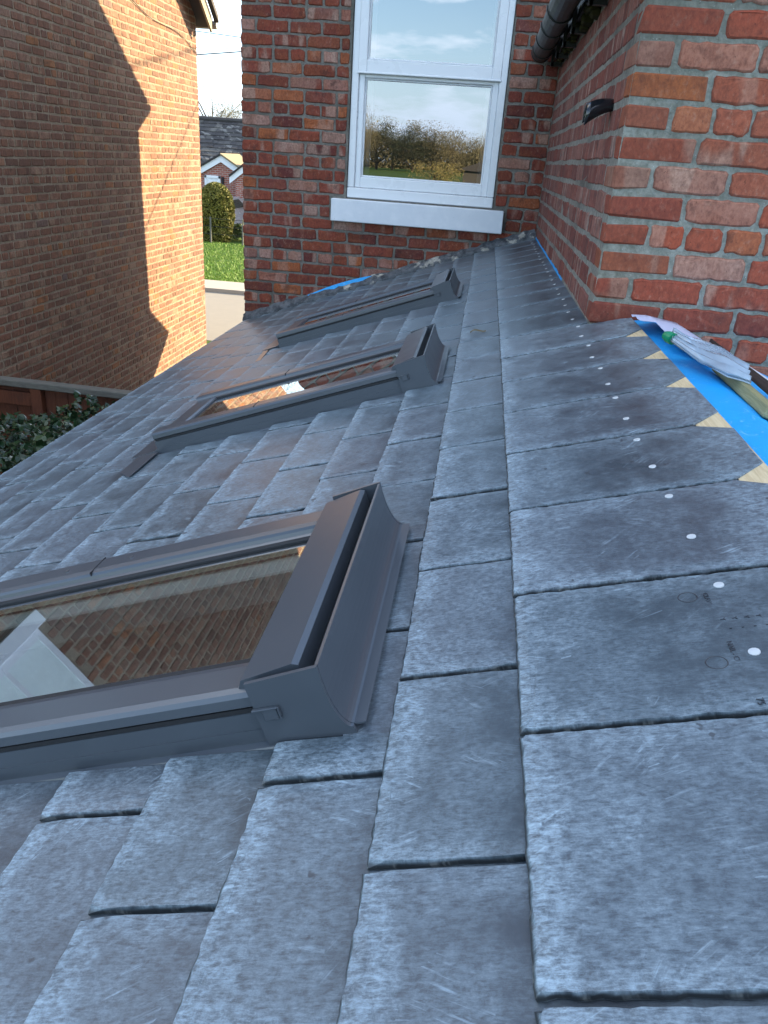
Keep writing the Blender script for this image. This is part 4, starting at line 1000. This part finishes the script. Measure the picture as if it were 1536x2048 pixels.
V = []; F = []; n = 16
for i in range(9):
    z = hh * .97 * i / 8; k = 1.0 if z < hh * .58 else math.sqrt(max(0., 1 - ((z - hh * .58) / (hh * .42)) ** 2)); V += [(hx + hr * .9 * k * (.8 + .2 * min(1, z / .9)) * math.cos(6.283 * q / n), hy + hr * .9 * k * (.8 + .2 * min(1, z / .9)) * math.sin(6.283 * q / n), GZ + z) for q in range(n)]
for i in range(8): F += [(i * n + q, i * n + (q + 1) % n, (i + 1) * n + (q + 1) % n, (i + 1) * n + q) for q in range(n)]
b = MB(); b.add(V, F); b.build('inner_branches', simple('yew_inner', (.03, .03, .010), .95, 0., .1, .4, 20), hg)
# low hedge and wire fence by the lawn
LHG = leaf_mat('low_hedge_leaf', (.03, .05, .012), (.06, .09, .02), (.11, .13, .03), .6)
st = MB()
for i in range(3500):
    x = rg.uniform(-10.6, -7.5); y = rg.uniform(30.6, 31.5); z = GZ + .55 * (1 - rg.random() ** 2) + .06 * math.sin(x * 5); s = rg.uniform(.03, .06); p = Vector((x, y, z))
    n1, n2 = Vector(rg.normal(0, 1, 3)).normalized() * s, Vector(rg.normal(0, 1, 3)).normalized() * s; st.add([p - n1, p + n2, p + n1, p - n2], [(0, 1, 2, 3)], rnd=rg.random())
o = st.build('low_hedge', LHG); tag(o, 'low ragged hedge row beyond the verge, right of the clipped yew', 'hedge')
wf = root('wire_fence', 'thin wire fence with small posts along the back of the lawn', 'fence')
for x in (-11.6, -10.35, -9.1, -7.9):
    b = MB(); b.bbox((x - .025, 29.3, GZ), (x + .025, 29.35, GZ + .95), .004); b.build('post', FENCER, wf)
for z in (.35, .62, .9):
    b = MB(); b.tube([(-12.5, 29.325, GZ + z), (-7, 29.325, GZ + z)], .008, 4); b.build('wire', GUTTER, wf)
# silver car
car = root('parked_car', 'silver hatchback car parked beside the bungalow, half hidden by the yew', 'car', None, (-11.45, 33.3, GZ), (0, 0, R_(82)))
SILV = simple('silver_paint', (.55, .57, .60), .25, .6, .5, .03)
prof = [(-1.95, .35), (-1.98, .62), (-1.85, .88), (-1.05, .98), (-.45, 1.40), (.75, 1.46), (1.55, 1.30), (1.85, .95), (1.92, .55), (1.85, .32)]
b = MB(); b.prism(prof, -.80, .80, lambda p, q, d: (p, d * (1 if q < 1.0 else .86), q)); b.build('body', SILV, car)
DG = bpy.data.materials['dark_glass']
for s in (-1, 1):
    b = MB(); b.prism([(-.85, 1.02), (-.42, 1.33), (.70, 1.38), (1.25, 1.05)], .775 * s, .80 * s, lambda p, q, d: (p, d * (.985 if q < 1.1 else .9), q)); b.build('side_window', DG, car)
b = MB(); b.add([(-1.10, -.66, 1.00), (-1.10, .66, 1.00), (-.50, .6, 1.39), (-.50, -.6, 1.39)], [(0, 1, 2, 3)]); b.build('windscreen', DG, car)
for s in (-1, 1):
    b = MB(); b.bbox((-1.99, s * .62 - .16, .66), (-1.83, s * .62 + .16, .82), .03); b.build('headlight', simple('lamp_lens', (.8, .8, .8), .1), car)
for x in (-1.25, 1.2):
    for s in (-1, 1):
        b = MB(); b.prism([(.32 * math.cos(6.283 * i / 18), .32 * math.sin(6.283 * i / 18)) for i in range(18)], s * .66, s * .815, lambda p, q, d: (x + p, d, .32 + q)); w = b.build('wheel', GUTTER, car)
        b = MB(); b.prism([(.19 * math.cos(6.283 * i / 14), .19 * math.sin(6.283 * i / 14)) for i in range(14)], s * .816, s * .83, lambda p, q, d: (x + p, d, .32 + q)); b.build('rim', SILV, w)
# overhead cables
def cable(label, p0, p1, r, sag=.15):
    b = MB(); b.tube([Vector(p0).lerp(Vector(p1), t) - Vector((0, 0, sag * 4 * t * (1 - t))) for t in [i / 12 for i in range(13)]], r, 5)
    tag(b.build('overhead_cable', GUTTER), label, 'cable', 'overhead cables between the houses')
cable('upper thin overhead cable, sloping down towards the red brick house', (-20, 24, 4.16), (4, 24, 2.55), .011, 0)
cable('faint middle overhead cable, nearly level across the sky gap', (-20, 26, 2.98), (4, 26, 3.505), .008, 0)
cable('lowest and darkest overhead cable, rising towards the red brick house', (-20, 22, 1.33), (4, 22, 3.96), .015, 0)
cable('service cable slung from the front roof of the brick house', (2.05, 10.5, 3.97), (2.05, 40, 9.6), .018, 0)
cable('stay cable rising steeply from the front of the brick house', (-.57, 12.5, .79), (-.57, 24, 9.3), .010, 0)

# ------------------------------------------------------------------ trees
BARK = simple('tree_bark', (.09, .07, .05), .9, 0., .2, .3, 6)
def tree(name, label, group, x, y, h, w, mat, seed, n=2600, leaf=.16, bare=.5):
    r = np.random.default_rng(seed); rt = root(name, label, 'tree', group, (x, y, GZ))
    b = MB(); b.tube([(0, 0, 0), (.05, .03, h * .3), (0, 0, h * .62)], [h * .03, h * .022, h * .008], 7)
    tips = []
    for i in range(26):
        a = r.uniform(0, 6.28); z0 = h * r.uniform(.08, .55); L = w * .5 * r.uniform(.5, 1.0); zt = z0 + h * r.uniform(.12, .38)
        t = (math.cos(a) * L, math.sin(a) * L, min(zt, h * .95)); b.tube([(0, 0, z0), (t[0] * .5, t[1] * .5, z0 + (t[2] - z0) * .6), t], [h * .010, h * .006, h * .002], 4); tips.append(t)
    b.build('trunk', BARK, rt)
    st = MB(); per = n // len(tips)
    for t in tips:
        cr = w * r.uniform(.12, .22); v = r.random()
        for i in range(per):
            p = Vector(t) + Vector(r.normal(0, 1, 3) * np.array((cr, cr, cr * .8))) * .75
            if p.z > h: p.z = h - r.random() * .4
            s = leaf * r.uniform(.5, 1.2); n1 = Vector(r.normal(0, 1, 3)).normalized() * s; n2 = Vector(r.normal(0, 1, 3)).normalized() * s * bare
            st.add([p - n1, p + n2, p + n1, p - n2], [(0, 1, 2, 3)], rnd=(v + r.uniform(-.15, .15)) % 1)
    st.build('crown', mat, rt, kind='stuff')
TW1 = leaf_mat('bare_twigs', (.14, .12, .07), (.21, .18, .105), (.28, .25, .14), .8)
TW2 = leaf_mat('evergreen_leaf', (.022, .032, .02), (.042, .054, .03), (.07, .075, .04), .7)
TW3 = leaf_mat('golden_twigs', (.20, .16, .055), (.27, .22, .08), (.32, .27, .10), .8)
tree('bare_tree', 'pale bare tree rising beyond the bungalow roof', 'trees beyond the bungalow', -22.6, 66, 8.3, 6.4, TW1, 1, 9000, .22, .07)
tree('bare_tree', 'lower bare tree beyond the bungalow ridge, nearer the red brick house', 'trees beyond the bungalow', -19.0, 64, 7.4, 6.0, TW1, 2, 8000, .22, .07)
r9 = np.random.default_rng(9)
spots = [(-43, 17, TW1, 'pale brown bare tree, tallest, at the left of the sash window reflection'), (-36, 14.5, TW1, 'pale bare tree, second from the left in the sash window reflection'),
         (-29.5, 12.5, TW2, 'dark evergreen, left one of two in the sash window reflection'), (-23, 13, TW2, 'dark evergreen, right one of two in the sash window reflection'), (-17, 14, TW1, 'rounded bare tree right of the evergreens in the sash window reflection'),
         (-11, 11.5, TW1, 'low bare tree behind the golden bush in the sash window reflection'), (-4, 12.5, TW1, 'bare tree above the barn roof in the sash window reflection')]
for i, (x, h, m, lb) in enumerate(spots):
    tree('field_tree', lb, 'trees along the field edge', x, -245 + r9.uniform(-14, 14), h, h * .95, m, 30 + i, 9000, .24, .35)
tree('golden_bush', 'golden twiggy bush in the field, mirrored in the sash window', None, -6.8, -92, 3.4, 5.6, TW3, 77, 3000, .16, .25)
st = MB()
for i in range(26000):
    x = r9.uniform(-90, 60); hgt = 9 + 1.6 * math.sin(x * .11) + 1.2 * math.sin(x * .27 + 1); p = Vector((x, -290 + r9.uniform(-4, 4), GZ + hgt * r9.random())); s_ = r9.uniform(.25, .7)
    n1, n2 = Vector(r9.normal(0, 1, 3)).normalized() * s_, Vector(r9.normal(0, 1, 3)).normalized() * s_; st.add([p - n1, p + n2, p + n1, p - n2], [(0, 1, 2, 3)], rnd=r9.random())
st.build('woodland', TW1, kind='stuff')
bn = root('field_barn', 'dark low barn at the field edge, mirrored in the sash window', 'barn')
b = MB(); b.box((-3.6, -106, GZ), (4, -100, GZ + 2.6)); b.build('wall', simple('barn_wall', (.07, .065, .06), .9), bn)
b = MB(); b.prism([(-4.6, GZ + 2.5), (.2, GZ + 4.4), (4.8, GZ + 2.5)], -106.5, -99.5, lambda p, q, d: (p, d, q)); b.build('roof', ROOFT, bn)
